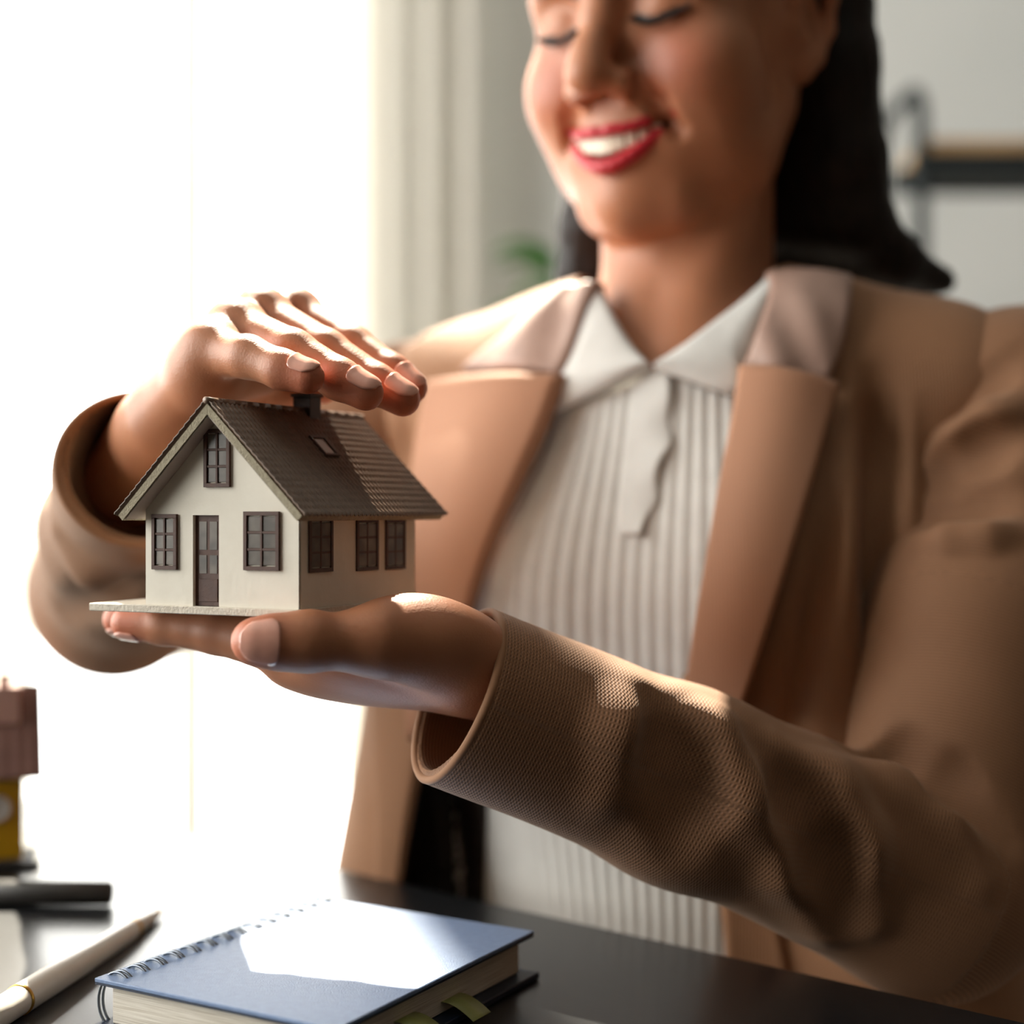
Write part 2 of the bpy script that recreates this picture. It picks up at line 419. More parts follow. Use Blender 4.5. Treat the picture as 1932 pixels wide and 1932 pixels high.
def panel(name, ea, eb, ops, off, thick, mat, parent, n=60, m=30, edge=0.35, disp=None, ripple=None, lift=None, warp=None):
    """cloth piece lying on a body: two edge curves (photo pixels) blended, dropped on the surface"""
    A = spline(ea, n); Bc = spline(eb, n)
    u = np.linspace(0, 1, m)
    g2 = A[:, None, :]*(1-u[None, :, None])+Bc[:, None, :]*u[None, :, None]
    if warp is not None: g2[..., 1] += warp(g2[..., 0], u[None, :], np.linspace(0, 1, n)[:, None])
    p = trace(ops, g2[..., 0], g2[..., 1], off, disp=disp)
    N = sdf_grad(ops, p, 0.002)
    vv, uu = np.meshgrid(np.linspace(0, 1, n), u, indexing='ij')
    b = np.minimum(np.minimum(uu, 1-uu)*m, np.minimum(vv, 1-vv)*n)/3.0
    drop = (1-np.sqrt(np.clip(1-(1-np.clip(b, 0, 1))**2, 0, 1)))*thick*edge
    p = p-N*drop.ravel()[:, None]
    if ripple is not None: p = p+N*ripple(p, uu.ravel(), vv.ravel())[:, None]
    if lift is not None: p = p+N*lift(uu, vv).ravel()[:, None]
    vts, fcs = sheet(p.reshape(n, m, 3), thick, N)
    return mesh_obj(name, vts, fcs, mat, parent)

# ------------------------------------------------------------------ room
FZ = -H                                    # floor level relative to the camera
XL, XR, YF, YB, ZC = -2.7, 2.5, -2.2, 2.7, 3.1
def structure(name, mb, mat, parent=None, smooth=False):
    o = mb.build(name, mat, parent, smooth)
    if parent is None: tag(o, kind='structure')
    return o
b = MB(); b.box((XL-0.2, YF-0.2, FZ-0.1), (XR+0.2, YB+0.2, FZ)); structure('floor', b, M['floor'])
b = MB(); b.box((XL-0.2, YF-0.2, ZC), (XR+0.2, YB+0.2, ZC+0.1)); structure('ceiling', b, M['ceiling'])
WX0, WX1, WZ0, WZ1 = -2.45, -0.235, -0.75, 2.95      # window opening in the back wall
b = MB()
b.box((XL, YB, FZ), (WX0, YB+0.18, ZC)); b.box((WX1, YB, FZ), (XR, YB+0.18, ZC))
b.box((WX0, YB, FZ), (WX1, YB+0.18, WZ0)); b.box((WX0, YB, WZ1), (WX1, YB+0.18, ZC))
structure('wall_back', b, M['wall_grey'])
b = MB(); b.box((XR, YF, FZ), (XR+0.18, YB+0.18, ZC)); structure('wall_right', b, M['wall_dark'])
b = MB(); b.box((XL-0.18, YF-0.18, FZ), (XR+0.18, YF, ZC)); structure('wall_front', b, M['wall_dark'])
LY0, LY1, LZ0, LZ1 = -0.9, 2.4, -0.3, 2.5
b = MB()
b.box((XL-0.18, YF, FZ), (XL, LY0, ZC)); b.box((XL-0.18, LY1, FZ), (XL, YB+0.18, ZC))
b.box((XL-0.18, LY0, FZ), (XL, LY1, LZ0)); b.box((XL-0.18, LY0, LZ1), (XL, LY1, ZC))
structure('wall_left', b, M['wall'])

def window(name, A, B_, z0, z1, muls, depth):
    """frame between plan points A and B_, with a pane for every bay"""
    A = np.array(A, float); B_ = np.array(B_, float); d = nrm(B_-A); L = np.linalg.norm(B_-A)
    Mx = Matrix(((d[0], -d[1], 0, A[0]), (d[1], d[0], 0, A[1]), (0, 0, 1, 0), (0, 0, 0, 1)))
    b = MB(); t = 0.06
    b.box((0, 0, z0), (L, depth, z0+t), Mx); b.box((0, 0, z1-t), (L, depth, z1), Mx)
    b.box((0, 0, z0), (t, depth, z1), Mx); b.box((L-t, 0, z0), (L, depth, z1), Mx)
    for m_ in muls: b.box((m_-0.025, 0.005, z0), (m_+0.025, depth-0.005, z1), Mx)
    fr = structure(name, b, M['frame_white'])
    e = [t]+[m_ for m_ in muls]+[L-t]
    for i in range(len(e)-1):
        b = MB(); b.box((e[i], depth/2-0.003, z0+t), (e[i+1], depth/2+0.003, z1-t), Mx); b.build('pane', M['glass'], fr)
    return fr
window('window_1', (WX0, YB+0.06), (WX1, YB+0.06), WZ0, WZ1, [0.62, 1.28, 1.86], 0.06)
window('window_2', (XL-0.06, LY0), (XL-0.06, LY1), LZ0, LZ1, [0.9, 1.8, 2.7], 0.06)
for nm, loc, rot, sx, sy in (('window_portal', ((WX0+WX1)/2, YB+0.15, H+(WZ0+WZ1)/2), (-math.pi/2, 0, 0), WX1-WX0, WZ1-WZ0),
                             ('window_portal', (XL-0.15, (LY0+LY1)/2, H+(LZ0+LZ1)/2), (0, -math.pi/2, 0), LZ1-LZ0, LY1-LY0)):
    ld = bpy.data.lights.new(nm, 'AREA'); ld.shape = 'RECTANGLE'; ld.size = sx; ld.size_y = sy; ld.cycles.is_portal = True
    lo_ = bpy.data.objects.new(nm, ld); COL.objects.link(lo_); lo_.location = loc; lo_.rotation_euler = rot

def curtain(name, x0, x1, y, z0, z1, waves, amp, label):
    n = 90; m_ = 10
    us = np.linspace(0, 1, n)
    g = np.zeros((m_, n, 3)); N = np.zeros_like(g)
    for i, vz in enumerate(np.linspace(0, 1, m_)):
        ph = us*waves*2*math.pi+0.5*np.sin(us*5)
        g[i, :, 0] = x0+(x1-x0)*us+0.006*np.cos(ph*2)
        g[i, :, 1] = y+amp*np.sin(ph)*(0.75+0.25*vz)
        g[i, :, 2] = z1+(z0-z1)*vz
        N[i, :, 1] = 1
    v_, f_ = sheet(g, 0.0012, N)
    return tag(mesh_obj(name, v_, f_, M['sheer']), label, 'curtain', 'sheer window curtains')
curtain('window_curtain', -0.30, -0.055, YB-0.10, FZ+0.02, 3.0, 4, 0.012, 'sheer cream curtain hanging at the right edge of the bright window')
curtain('window_curtain', -1.25, -0.76, YB-0.30, FZ+0.02, 3.0, 6, 0.030, 'sheer cream curtain at the far left edge of the picture')

# shelving unit behind the woman
def shelf_unit():
    r = empty('shelving_unit', (0.62, 2.1, 0)); r_inv = Matrix.Translation((-0.62, -2.1, 0))
    tag(r, 'black metal shelving unit with oak planks against the pale wall', 'shelf')
    def child(mb, name, mat):
        o = mb.build(name, mat, r); o.matrix_parent_inverse = r_inv; return o
    xl = (1738-CPX)/FPX*2.0; xr = xl+0.95; zt = (CPX-158)/FPX*2.0; y0, y1 = 2.0, 2.22; ys = 2.11
    for x in (xl, xr):
        pts = [(x, y0, FZ), (x, y0, zt-0.05)]
        for a in np.linspace(0, math.pi/2, 6): pts.append((x, y0+0.05-0.05*math.cos(a), zt-0.05+0.05*math.sin(a)))
        for a in np.linspace(math.pi/2, 0, 6): pts.append((x, y1-0.05+0.05*math.cos(a), zt-0.05+0.05*math.sin(a)))
        pts.append((x, y1, FZ))
        mb = MB(); mb.tube(pts, 0.010, 10); autosmooth(child(mb, 'side_frame', M['black_metal']))
    for z in (0.475, -0.02, -0.45):
        mb = MB(); mb.box((xl-0.01, y0-0.012, z-0.030), (xr+0.01, y0+0.012, z), bev=0.002); child(mb, 'front_rail', M['black_metal'])
        mb = MB(); mb.box((xl-0.01, ys-0.012, z-0.030), (xr+0.01, ys+0.012, z), bev=0.002); child(mb, 'rear_rail', M['black_metal'])
        mb = MB(); mb.box((xl+0.005, y0-0.005, z+0.001), (xr-0.005, ys+0.005, z+0.018), bev=0.002); child(mb, 'plank', M['plank'])
        mb = MB(); mb.box((xl+0.008, y0+0.0125, z-0.028), (xr-0.008, ys-0.0125, z), bev=0.001); child(mb, 'dark_underside', M['black_metal'])  # black panel that makes the plank's underside dark
shelf_unit()

# plant behind the right shoulder
def plant():
    c = np.array([0.115, 2.25])
    r = empty('potted_plant', (c[0], c[1], 0)); tag(r, 'green leafy plant showing past the hair above her right shoulder', 'plant')
    inv = Matrix.Translation((-c[0], -c[1], 0))
    def child(o): o.parent = r; o.matrix_parent_inverse = inv; return o
    mb = MB(); mb.tube([(c[0], c[1], FZ+z) for z in (0, 0.01, 0.2, 0.4, 0.43, 0.43, 0.39)], [0.11, 0.12, 0.145, 0.165, 0.17, 0.155, 0.15], 28)
    child(autosmooth(mb.build('pot', M['pot'])))
    mb = MB(); mb.tube([(c[0], c[1], FZ+z) for z in (0.36, 0.385, 0.395)], [0.148, 0.148, 0.02], 24); child(autosmooth(mb.build('soil', M['soil'])))
    top = 0.53; rng = random.Random(5)
    for i in range(14):
        a = i*2.399+0.4 if i > 3 else (3.14, 3.6, 2.75, 3.3)[i]; hgt = rng.uniform(0.6, 0.95) if i > 3 else (1.0, 0.97, 0.94, 0.9)[i]
        s0 = np.array([c[0]+0.03*math.cos(a), c[1]+0.03*math.sin(a), FZ+0.37])
        reach = rng.uniform(0.06, 0.11)
        s1 = np.array([c[0]+reach*0.6*math.cos(a), c[1]+reach*0.6*math.sin(a), FZ+0.38+(top-0.16-FZ-0.38)*hgt])
        mid = (s0+s1)/2+np.array([0, 0, 0.03])
        mb = MB(); mb.tube(spline([s0, mid, s1], 8), [0.005]*7+[0.003], 7); child(autosmooth(mb.build('stem', M['leaf'])))
        d = nrm(np.array([math.cos(a), math.sin(a), 0.75])); side = nrm(np.cross(d, [0, 0, 1])); up = np.cross(side, d)
        n, m_ = 12, 7; g = np.zeros((n, m_, 3)); N = np.zeros_like(g)
        Lf, Wf = rng.uniform(0.09, 0.12), rng.uniform(0.025, 0.035)
        for p_ in range(n):
            t = p_/(n-1); wv = Wf*math.sin(math.pi*min(1, t*0.97+0.03))**0.7
            base = s1+d*Lf*t-np.array([0, 0, 1])*0.5*Lf*t*t
            for q in range(m_):
                u = q/(m_-1)*2-1
                g[p_, q] = base+side*wv*u+up*(abs(u)*0.012); N[p_, q] = up
        v_, f_ = sheet(g, 0.0012, N); child(mesh_obj('leaf', v_, f_, M['leaf']))
plant()

# ------------------------------------------------------------------ desk
TZ = -0.195
E1 = nrm([0.553, -0.473, 0])                                         # along the edge
E2 = nrm([-0.473, -0.553, 0])                                        # from her side towards the camera
O_ = np.array([-0.357, 1.052, 0])
def desk():
    r = empty('desk', tuple(O_+E1*0.35+E2*0.4)); tag(r, 'black satin desk top in front of the woman', 'desk')
    inv = Matrix.Translation(-r.location)
    Mx = Matrix(((E2[0], E1[0], 0, O_[0]), (E2[1], E1[1], 0, O_[1]), (0, 0, 1, 0), (0, 0, 0, 1)))
    # local x = E2 (depth), y = E1 (length)
    mb = MB(); mb.box((0, -0.55, TZ-0.028), (0.8, 1.05, TZ), Mx, bev=0.0025); o = mb.build('desk_top', M['desk'], r); o.matrix_parent_inverse = inv
    for x in (0.06, 0.74):
        for y in (-0.48, 0.98):
            mb = MB(); mb.box((x-0.022, y-0.022, FZ), (x+0.022, y+0.022, TZ-0.028), Mx, bev=0.003); o = mb.build('leg', M['desk_leg'], r); o.matrix_parent_inverse = inv
    mb = MB(); mb.box((0.70, -0.46, TZ-0.10), (0.72, 0.96, TZ-0.029), Mx); o = mb.build('apron_rail', M['desk_leg'], r); o.matrix_parent_inverse = inv
desk()

# ------------------------------------------------------------------ model house in the hands
HA = math.radians(25.6)
HXv = np.array([math.cos(HA), -math.sin(HA), 0]); HYv = np.array([math.sin(HA), math.cos(HA), 0])
HC = np.array([-0.0778, 0.551, -0.0356])          # near wall corner on the base plate
HM = Matrix(((HXv[0], HYv[0], 0, HC[0]), (HXv[1], HYv[1], 0, HC[1]), (0, 0, 1, HC[2]+H), (0, 0, 0, 1)))
HW, HL, WH = 0.070, 0.0866, 0.0385
def ray_plane(px, py, p0, n):
    d = P(px, py, 1.0); t = np.dot(p0, n)/np.dot(d, n); q = d*t-HC
    return np.dot(q, HXv), np.dot(q, HYv), q[2]
def front(px, py):
    x, y, z = ray_plane(px, py, HC, HYv); return x, z
def side(px, py):
    x, y, z = ray_plane(px, py, HC, HXv); return y, z

def make_house():
    r = empty('model_house'); r.matrix_world = HM
    tag(r, 'miniature white house with brown tiled roof held between her hands', 'model house')
    def add(mb, name, mat, smooth=False, parent=None):
        return mb.build(name, mat, parent or r, smooth, shift=False)
    mb = MB(); mb.box((-HW-0.0265, -0.0018, -0.003), (0.0015, HL+0.008, 0), bev=0.0003); add(mb, 'base_plate', M['house_base'])
    # walls: gabled shell with a door recess in the front
    T = 0.0022; ap = 0.0735; xc = -HW/2
    (dx0, dz1), (dx1, _) = front(364, 972), front(413, 972)
    slope = (ap-WH)/(HW/2)
    ztop = lambda x: ap-abs(x-xc)*slope
    xs = [-HW, dx0, xc, dx1, 0] if dx0 < xc < dx1 else sorted([-HW, dx0, dx1, xc, 0])
    for y0, y1, hole in ((0, T, True), (HL-T, HL, False)):
        mb = MB()
        for a, c in zip(xs[:-1], xs[1:]):
            lo_z = dz1 if (hole and a >= dx0-1e-9 and c <= dx1+1e-9) else 0
            p = [(a, lo_z), (c, lo_z), (c, ztop(c)), (a, ztop(a))]
            mb.quad(*[(x, y0, z) for x, z in p]); mb.quad(*[(x, y1, z) for x, z in reversed(p)])
            if lo_z: mb.quad((a, y0, lo_z), (a, y1, lo_z), (c, y1, lo_z), (c, y0, lo_z))
        if hole:
            for x in (dx0, dx1): mb.quad((x, y0, 0), (x, y1, 0), (x, y1, dz1), (x, y0, dz1))
        add(mb, 'gable_wall', M['house_wall'])
    for x0, x1 in ((-HW, -HW+T), (-T+0.00025, 0.00025)):
        mb = MB(); mb.box((x0, 0.0012, 0), (x1, HL-0.001, WH), bev=0.0001); add(mb, 'side_wall', M['house_wall'])
    # door
    mb = MB(); mb.box((dx0, T-0.0006, 0.0002), (dx1, T+0.0008, dz1)); door = add(mb, 'door', M['house_frame'])
    dw = dx1-dx0
    for i in range(2):
        for z0, z1 in ((0.62, 0.93), (0.36, 0.56)):
            xa = dx0+dw*(0.16+0.40*i); mb = MB(); mb.box((xa, T-0.0008, dz1*z0), (xa+dw*0.28, T-0.00055, dz1*z1)); add(mb, 'door_pane', M['pane'], parent=door)
    mb = MB(); mb.box((dx0+dw*0.14, T-0.0009, dz1*0.05), (dx1-dw*0.14, T-0.0006, dz1*0.30), bev=0.0001); add(mb, 'door_panel', M['house_frame'], parent=door)
    # windows
    def win(x0, x1, z0, z1, axis, proud=0.0012):
        fw = 0.0015; bw = 0.0009
        def bx(mb, a0, a1, c0, c1, p0, p1):
            if axis == 'f': mb.box((a0, -p1, c0), (a1, -p0, c1), bev=0.00008)
            else: mb.box((p0+0.00025, a0, c0), (p1+0.00025, a1, c1), bev=0.00008)
        mb = MB()
        bx(mb, x0, x1, z0, z0+fw, 0, proud); bx(mb, x0, x1, z1-fw, z1, 0, proud)
        bx(mb, x0, x0+fw, z0+fw, z1-fw, 0, proud); bx(mb, x1-fw, x1, z0+fw, z1-fw, 0, proud)
        fr = add(mb, 'window', M['house_frame'])
        xm = (x0+x1)/2; zs = [z0+fw+(z1-z0-2*fw)*i/3 for i in range(4)]
        mb = MB(); bx(mb, xm-bw/2, xm+bw/2, z0+fw, z1-fw, 0.0002, proud-0.0002)
        for z in zs[1:3]: bx(mb, x0+fw, x1-fw, z-bw/2, z+bw/2, 0.0002, proud-0.0003)
        add(mb, 'glazing_bar', M['house_frame'], parent=fr)
        for i in range(2):
            for j in range(3):
                mb = MB(); bx(mb, (x0+fw, xm+bw/2)[i], (xm-bw/2, x1-fw)[i], zs[j]+bw/2, zs[j+1]-bw/2, 0.0001, 0.0005)
                add(mb, 'pane', M['pane'], parent=fr)
    for a, c, e, f_ in ((289, 336, 970, 1075), (462, 529, 965, 1077), (387, 436, 810, 919)):
        (x0, z1), (x1, z0) = front(a, e), front(c, f_); win(x0, x1, z0, z1, 'f')
    for a, c, e, f_ in ((580, 625, 976, 1078), (670, 711, 979, 1075), (725, 762, 980, 1073)):
        (x0, z1), (x1, z0) = side(a, e), side(c, f_); win(x0, x1, z0, z1, 's', 0.0008)
    # roof boards and tile sheets
    RH, EX, EZ = 0.0774, 0.0425, 0.0352                    # ridge height, half span, eave height (top of the tiles)
    y0, y1 = -0.008, 0.0996
    sl = nrm([EX, 0, EZ-RH]); SLEN = math.hypot(EX, RH-EZ)
    for sgn in (-1, 1):
        ds = np.array([sl[0]*sgn, 0, sl[2]]); nn = np.array([-sl[2]*sgn, 0, sl[0]])
        rp = np.array([xc, 0, RH])
        def at(s, y, h): return rp+ds*s+nn*h+np.array([0, y, 0])
        mb = MB(); n0 = []
        for h in (-0.0012, -0.0040):
            for s in (0.0, SLEN):
                for y in (y0, y1): n0.append(at(s, y, h))
        # mitre at the ridge keeps both boards apart
        for i in (4, 5): n0[i] = np.array([xc+0.00005*sgn, n0[i][1], RH-0.0040/sl[0]])
        for i in (0, 1): n0[i] = np.array([xc+0.00005*sgn, n0[i][1], RH-0.0012/sl[0]])
        mb.v = [tuple(q) for q in n0]; mb.f = [(0,1,3,2),(4,6,7,5),(0,4,5,1),(2,3,7,6),(0,2,6,4),(1,5,7,3)]
        add(mb, 'roof_board', M['house_board'])
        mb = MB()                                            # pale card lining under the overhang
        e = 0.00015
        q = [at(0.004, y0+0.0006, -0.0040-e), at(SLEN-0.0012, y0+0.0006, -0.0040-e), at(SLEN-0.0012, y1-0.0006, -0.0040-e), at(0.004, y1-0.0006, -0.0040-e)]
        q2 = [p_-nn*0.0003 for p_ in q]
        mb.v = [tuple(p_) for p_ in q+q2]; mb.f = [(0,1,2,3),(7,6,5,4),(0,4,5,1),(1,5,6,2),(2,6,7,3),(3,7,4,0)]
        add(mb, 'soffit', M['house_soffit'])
        nr, per = 38, 6; ny = nr*per+1; rows = 17; ns = rows*5+1
        Y = np.linspace(y0-0.0006, y1+0.0006, ny); S = np.linspace(-0.0002, SLEN+0.0008, ns)
        g = np.zeros((ns, ny, 3)); N = np.zeros_like(g)
        for i, s in enumerate(S):
            fr = (i % 5)/5.0
            ph = np.arange(ny)/per*2*math.pi
            h = -0.0009+0.00120*np.abs(np.cos(ph/2))**1.1+0.00034*fr
            if i % 5 == 4: h = h+0.0001*(np.cos(ph) > 0.9)
            g[i] = np.array([at(s, y, hh) for y, hh in zip(Y, h)]); N[i] = nn
        v_, f_ = sheet(g, 0.0003, N)
        o = mesh_obj('tile_sheet', v_, f_, M['roof_tile'], r, smooth=True, shift=False)
        autosmooth(o, 55)
        tag(o, kind='stuff')
    mb = MB()
    for i in range(14):
        ya = y0-0.001+(y1-y0+0.002)*i/14; yb_ = y0-0.001+(y1-y0+0.002)*(i+1)/14+0.0008
        mb.tube([(xc, ya, RH-0.0004), (xc, yb_, RH-0.0007)], [0.0013, 0.00155], 10)
    add(mb, 'ridge_cap', M['roof_tile'], True)
    # chimney, with cap
    mb = MB(); mb.box((xc-0.0045, 0.055, RH-0.006), (xc+0.0040, 0.063, RH+0.0052), bev=0.0002); ch = add(mb, 'chimney', M['chimney'])
    mb = MB(); mb.box((xc-0.0052, 0.0543, RH+0.0052), (xc+0.0047, 0.0637, RH+0.0066), bev=0.0002); add(mb, 'chimney_cap', M['chimney'], parent=ch)
    # roof window on the visible slope
    ds = np.array([sl[0], 0, sl[2]]); nn = np.array([-sl[2], 0, sl[0]]); rp = np.array([xc, 0, RH])
    RM = Matrix(((0, ds[0], nn[0], rp[0]), (1, 0, 0, rp[1]), (0, ds[2], nn[2], rp[2]), (0, 0, 0, 1)))
    mb = MB()
    ya, yb_, sa, sb = 0.040, 0.0505, 0.0175, 0.0285; t = 0.0011
    for bxs in (((ya, sa, 0), (yb_, sa+t, 0.0014)), ((ya, sb-t, 0), (yb_, sb, 0.0014)), ((ya, sa+t, 0), (ya+t, sb-t, 0.0014)), ((yb_-t, sa+t, 0), (yb_, sb-t, 0.0014))):
        mb.box(bxs[0], bxs[1], RM, bev=0.0001)
    sf = add(mb, 'roof_window', M['house_frame'])
    mb = MB(); mb.box((ya+t, sa+t, 0.0002), (yb_-t, sb-t, 0.0009), RM); add(mb, 'pane', M['pane'], parent=sf)
    return r
make_house()

# ------------------------------------------------------------------ yellow model house at the left edge
def yellow_house():
    D = 0.835
    x1 = (44-CPX)/FPX*D; rx = (80-CPX)/FPX*D; zt = -0.0985; ze = -0.1455
    Wd, Dp = 0.085, 0.06; x0 = x1-Wd
    r = empty('toy_house', (x1, D, H+TZ)); inv = Matrix.Translation(-r.location)
    tag(r, 'yellow model house with reddish roof standing on the desk', 'model house')
    def add(mb, name, mat, parent=r, smooth=False):
        o = mb.build(name, mat, parent, smooth)
        if parent is r: o.matrix_parent_inverse = inv
        return o
    b0 = TZ+0.004
    mb = MB(); mb.box((x0-0.009, D-0.012, TZ), (x1+0.009, D+Dp+0.012, b0), bev=0.0005); add(mb, 'base_plate', M['dark_card'])
    mb = MB()
    yc = D+Dp/2; zw = ze+0.004; za = zt-0.004
    for y in (D, D+Dp):
        mb.quad((x0, y, b0), (x1, y, b0), (x1, y, zw), (x0, y, zw))
    for x in (x0, x1):
        mb.quad((x, D, b0), (x, D+Dp, b0), (x, D+Dp, zw), (x, yc, za), (x, D, zw))
    add(mb, 'wall', M['yellow'])
    for s in (-1, 1):
        ye = yc+s*(Dp/2+0.008); n, m_ = 60, 31
        g = np.zeros((m_, n, 3)); N = np.zeros_like(g); nn = nrm([0, s*(zt-ze), abs(ye-yc)])
        for i, t in enumerate(np.linspace(0, 1, m_)):
            hh = 0.0006*np.abs(np.cos(np.arange(n)/n*math.pi*14))+0.0007*((i % 3)/3)
            g[i, :, 0] = np.linspace(x0-(rx-x1), rx, n); g[i, :, 1] = yc+(ye-yc)*t; g[i, :, 2] = zt+(ze-zt)*t
            g[i] += nn*hh[:, None]; N[i] = nn
        v_, f_ = sheet(g, 0.0022, N); o = mesh_obj('roof_slope', v_, f_, M['red_tile'], r); o.matrix_parent_inverse = inv; autosmooth(o, 40)
    cx = (28-CPX)/FPX*(D+0.015)
    mb = MB(); mb.box((cx-0.008, yc-0.018, zt-0.020), (cx+0.008, yc-0.004, zt+0.001), bev=0.0005); c_ = add(mb, 'chimney', M['pink_card'])
    mb = MB(); mb.box((cx-0.003, yc-0.014, zt+0.001), (cx+0.003, yc-0.008, zt+0.008), bev=0.0004); add(mb, 'chimney_pot', M['pink_card'], c_)
    wx = (-2-CPX)/FPX*D; wz = (CPX-1523)/FPX*D
    ring = [(wx+0.006*math.cos(a), D-0.0012, wz+0.006*math.sin(a)) for a in np.linspace(0, 2*math.pi, 24)]
    mb = MB(); mb.tube(ring, 0.0015, 8, cap=False); w_ = add(mb, 'round_window', M['white_card'], smooth=True)
    mb = MB(); mb.tube([(wx, D-0.0012, wz), (wx, D+0.0005, wz)], 0.0058, 24); add(mb, 'pane', M['white_card'], w_)
    mb = MB(); mb.box((wx-0.028, D-0.001, b0), (wx-0.014, D+0.0008, wz-0.012), bev=0.0003); add(mb, 'door', M['pen_dark'])
    r.rotation_euler = (0, 0, math.radians(19))
yellow_house()

# ------------------------------------------------------------------ notebook
def notebook():
    A = np.array([-0.1569, 0.5674]); B_ = np.array([-0.0882, 0.687]); ex = nrm(B_-A); L = 0.138; ey = np.array([ex[1], -ex[0]]); Wn = 0.1124
    r = empty('notebook', (A[0], A[1], H+TZ)); inv = Matrix.Translation(-r.location)
    tag(r, 'blue spiral-bound notebook with sticky tabs lying on the black desk', 'notebook')
    Mx = Matrix(((ex[0], ey[0], 0, A[0]), (ex[1], ey[1], 0, A[1]), (0, 0, 1, TZ), (0, 0, 0, 1)))
    def add(mb, name, mat, smooth=False):
        o = mb.build(name, mat, r, smooth); o.matrix_parent_inverse = inv; return o
    mb = MB(); mb.box((0, 0, 0.0184), (L, Wn, 0.020), Mx, bev=0.0003); add(mb, 'front_cover', M['cover'])
    mb = MB(); mb.box((0.0002, 0.0002, 0.0176), (L-0.0002, Wn-0.0002, 0.0184), Mx); add(mb, 'cover_board', M['cover_dark'])
    mb = MB(); mb.box((0.003, 0.006, 0.0029), (L-0.004, Wn-0.005, 0.0176), Mx, bev=0.0006); add(mb, 'page_block', M['pages'])
    mb = MB(); mb.box((-0.001, 0.0, 0.0002), (L+0.001, Wn+0.002, 0.0029), Mx, bev=0.0004); add(mb, 'back_cover', M['cover_dark'])
    n = 14
    for i in range(n):
        x = 0.006+(L-0.012)*i/(n-1)
        mb = MB()
        for dx in (-0.0011, 0.0011):
            pts = [Mx @ Vector((x+dx+0.0012*math.sin(a), 0.0062+0.0088*math.cos(a), 0.0112+0.0102*math.sin(a))) for a in np.linspace(0.6, 2*math.pi-0.9, 26)]
            mb.tube(pts, 0.00055, 7)
        add(mb, 'wire_ring', M['steel'], True)
    for x, wd, z, sag in ((0.072, 0.013, 0.0062, 0.0045), (0.040, 0.013, 0.0080, 0.004)):
        m_ = 16; g = np.zeros((2, m_, 3)); N = np.zeros_like(g)
        for i in range(2):
            for j in range(m_):
                t = j/(m_-1)
                q = Mx @ Vector((x+i*wd+0.004*t, Wn-0.012+0.020*t, z+0.0016*math.sin(t*3.14)-sag*max(0, t-0.4)**1.5*2.2))
                g[i, j] = tuple(q); N[i, j] = (0, 0, 1)
        v_, f_ = sheet(g, 0.00018, N); o = mesh_obj('sticky_tab', v_, f_, M['tab'], r); o.matrix_parent_inverse = inv
notebook()

# ------------------------------------------------------------------ pens
def revolve(name, a, b_, prof, mat, parent=None, seg=28):
    a = np.array(a, float); b_ = np.array(b_, float)
    mb = MB(); mb.tube([a+(b_-a)*t for t, _ in prof], [rr for _, rr in prof], seg); return autosmooth(mb.build(name, mat, parent), 50)
def pens():
    z = TZ+0.0060
    a = np.array([-0.1690, 0.7300, z-0.0035]); b_ = np.array([-0.1942, 0.5670, z])
    d = b_-a; b_ = a+nrm(d)*0.172
    r = empty('ballpoint_pen', tuple(a+np.array([0, 0, H]))); inv = Matrix.Translation(-r.location); tag(r, 'white ballpoint pen with gold tip and bands on the desk', 'pen')
    parts = [('barrel', 'pen_white', [(0.21, 0.0042), (0.24, 0.0049), (0.5, 0.0058), (0.505, 0.0060), (0.84, 0.0060), (0.845, 0.0058)]),
             ('cone', 'pen_white', [(0.05, 0.0022), (0.12, 0.0033), (0.20, 0.0042)]),
             ('tip', 'gold', [(0.0, 0.0004), (0.015, 0.0011), (0.048, 0.0021)]),
             ('band', 'gold', [(0.195, 0.0041), (0.197, 0.0045), (0.212, 0.0045), (0.214, 0.0042)]),
             ('band', 'gold', [(0.840, 0.0058), (0.842, 0.0062), (0.850, 0.0062), (0.852, 0.0058)]),
             ('end_cap', 'pen_white', [(0.85, 0.0057), (0.93, 0.0057), (0.985, 0.0052), (1.0, 0.0036)])]
    for nm, mt, pr in parts:
        o = revolve(nm, a, b_, pr, M[mt], r); o.matrix_parent_inverse = inv
    z = TZ+0.0062
    a = np.array([-0.1985, 0.748, z]); b_ = np.array([-0.335, 0.752, z])
    r = empty('marker_pen', tuple(a+np.array([0, 0, H]))); inv = Matrix.Translation(-r.location); tag(r, 'thick black marker lying on the desk before the yellow house', 'pen')
    for nm, pr in (('cap', [(0.0, 0.0052), (0.006, 0.0059), (0.42, 0.0062), (0.425, 0.0058)]), ('barrel', [(0.42, 0.0056), (0.99, 0.0056), (1.0, 0.0050)])):
        o = revolve(nm, a, b_, pr, M['pen_dark'], r); o.matrix_parent_inverse = inv
pens()

# ------------------------------------------------------------------ the woman: frames
BPSI = math.radians(22)
NB = np.array([0.096, 0.845, 0.1204])                 # base of the neck
BL = np.array([math.cos(BPSI), -math.sin(BPSI), 0]); BF = np.array([-math.sin(BPSI), -math.cos(BPSI), 0]); BZ = np.array([0, 0, 1.0])
BR = np.stack([BL, BF, BZ], 1)
def Bd(l, f, z): return NB+BL*l/1000+BF*f/1000+BZ*z/1000
def head_R(yaw, pitch, roll):
    B0 = np.diag([1.0, -1.0, 1.0])
    cy, sy = math.cos(yaw), math.sin(yaw); cp, sp = math.cos(pitch), math.sin(pitch); cr, sr = math.cos(roll), math.sin(roll)
    return np.array([[cy,-sy,0],[sy,cy,0],[0,0,1]])@B0@np.array([[1,0,0],[0,cp,sp],[0,-sp,cp]])@np.array([[cr,0,sr],[0,1,0],[-sr,0,cr]])
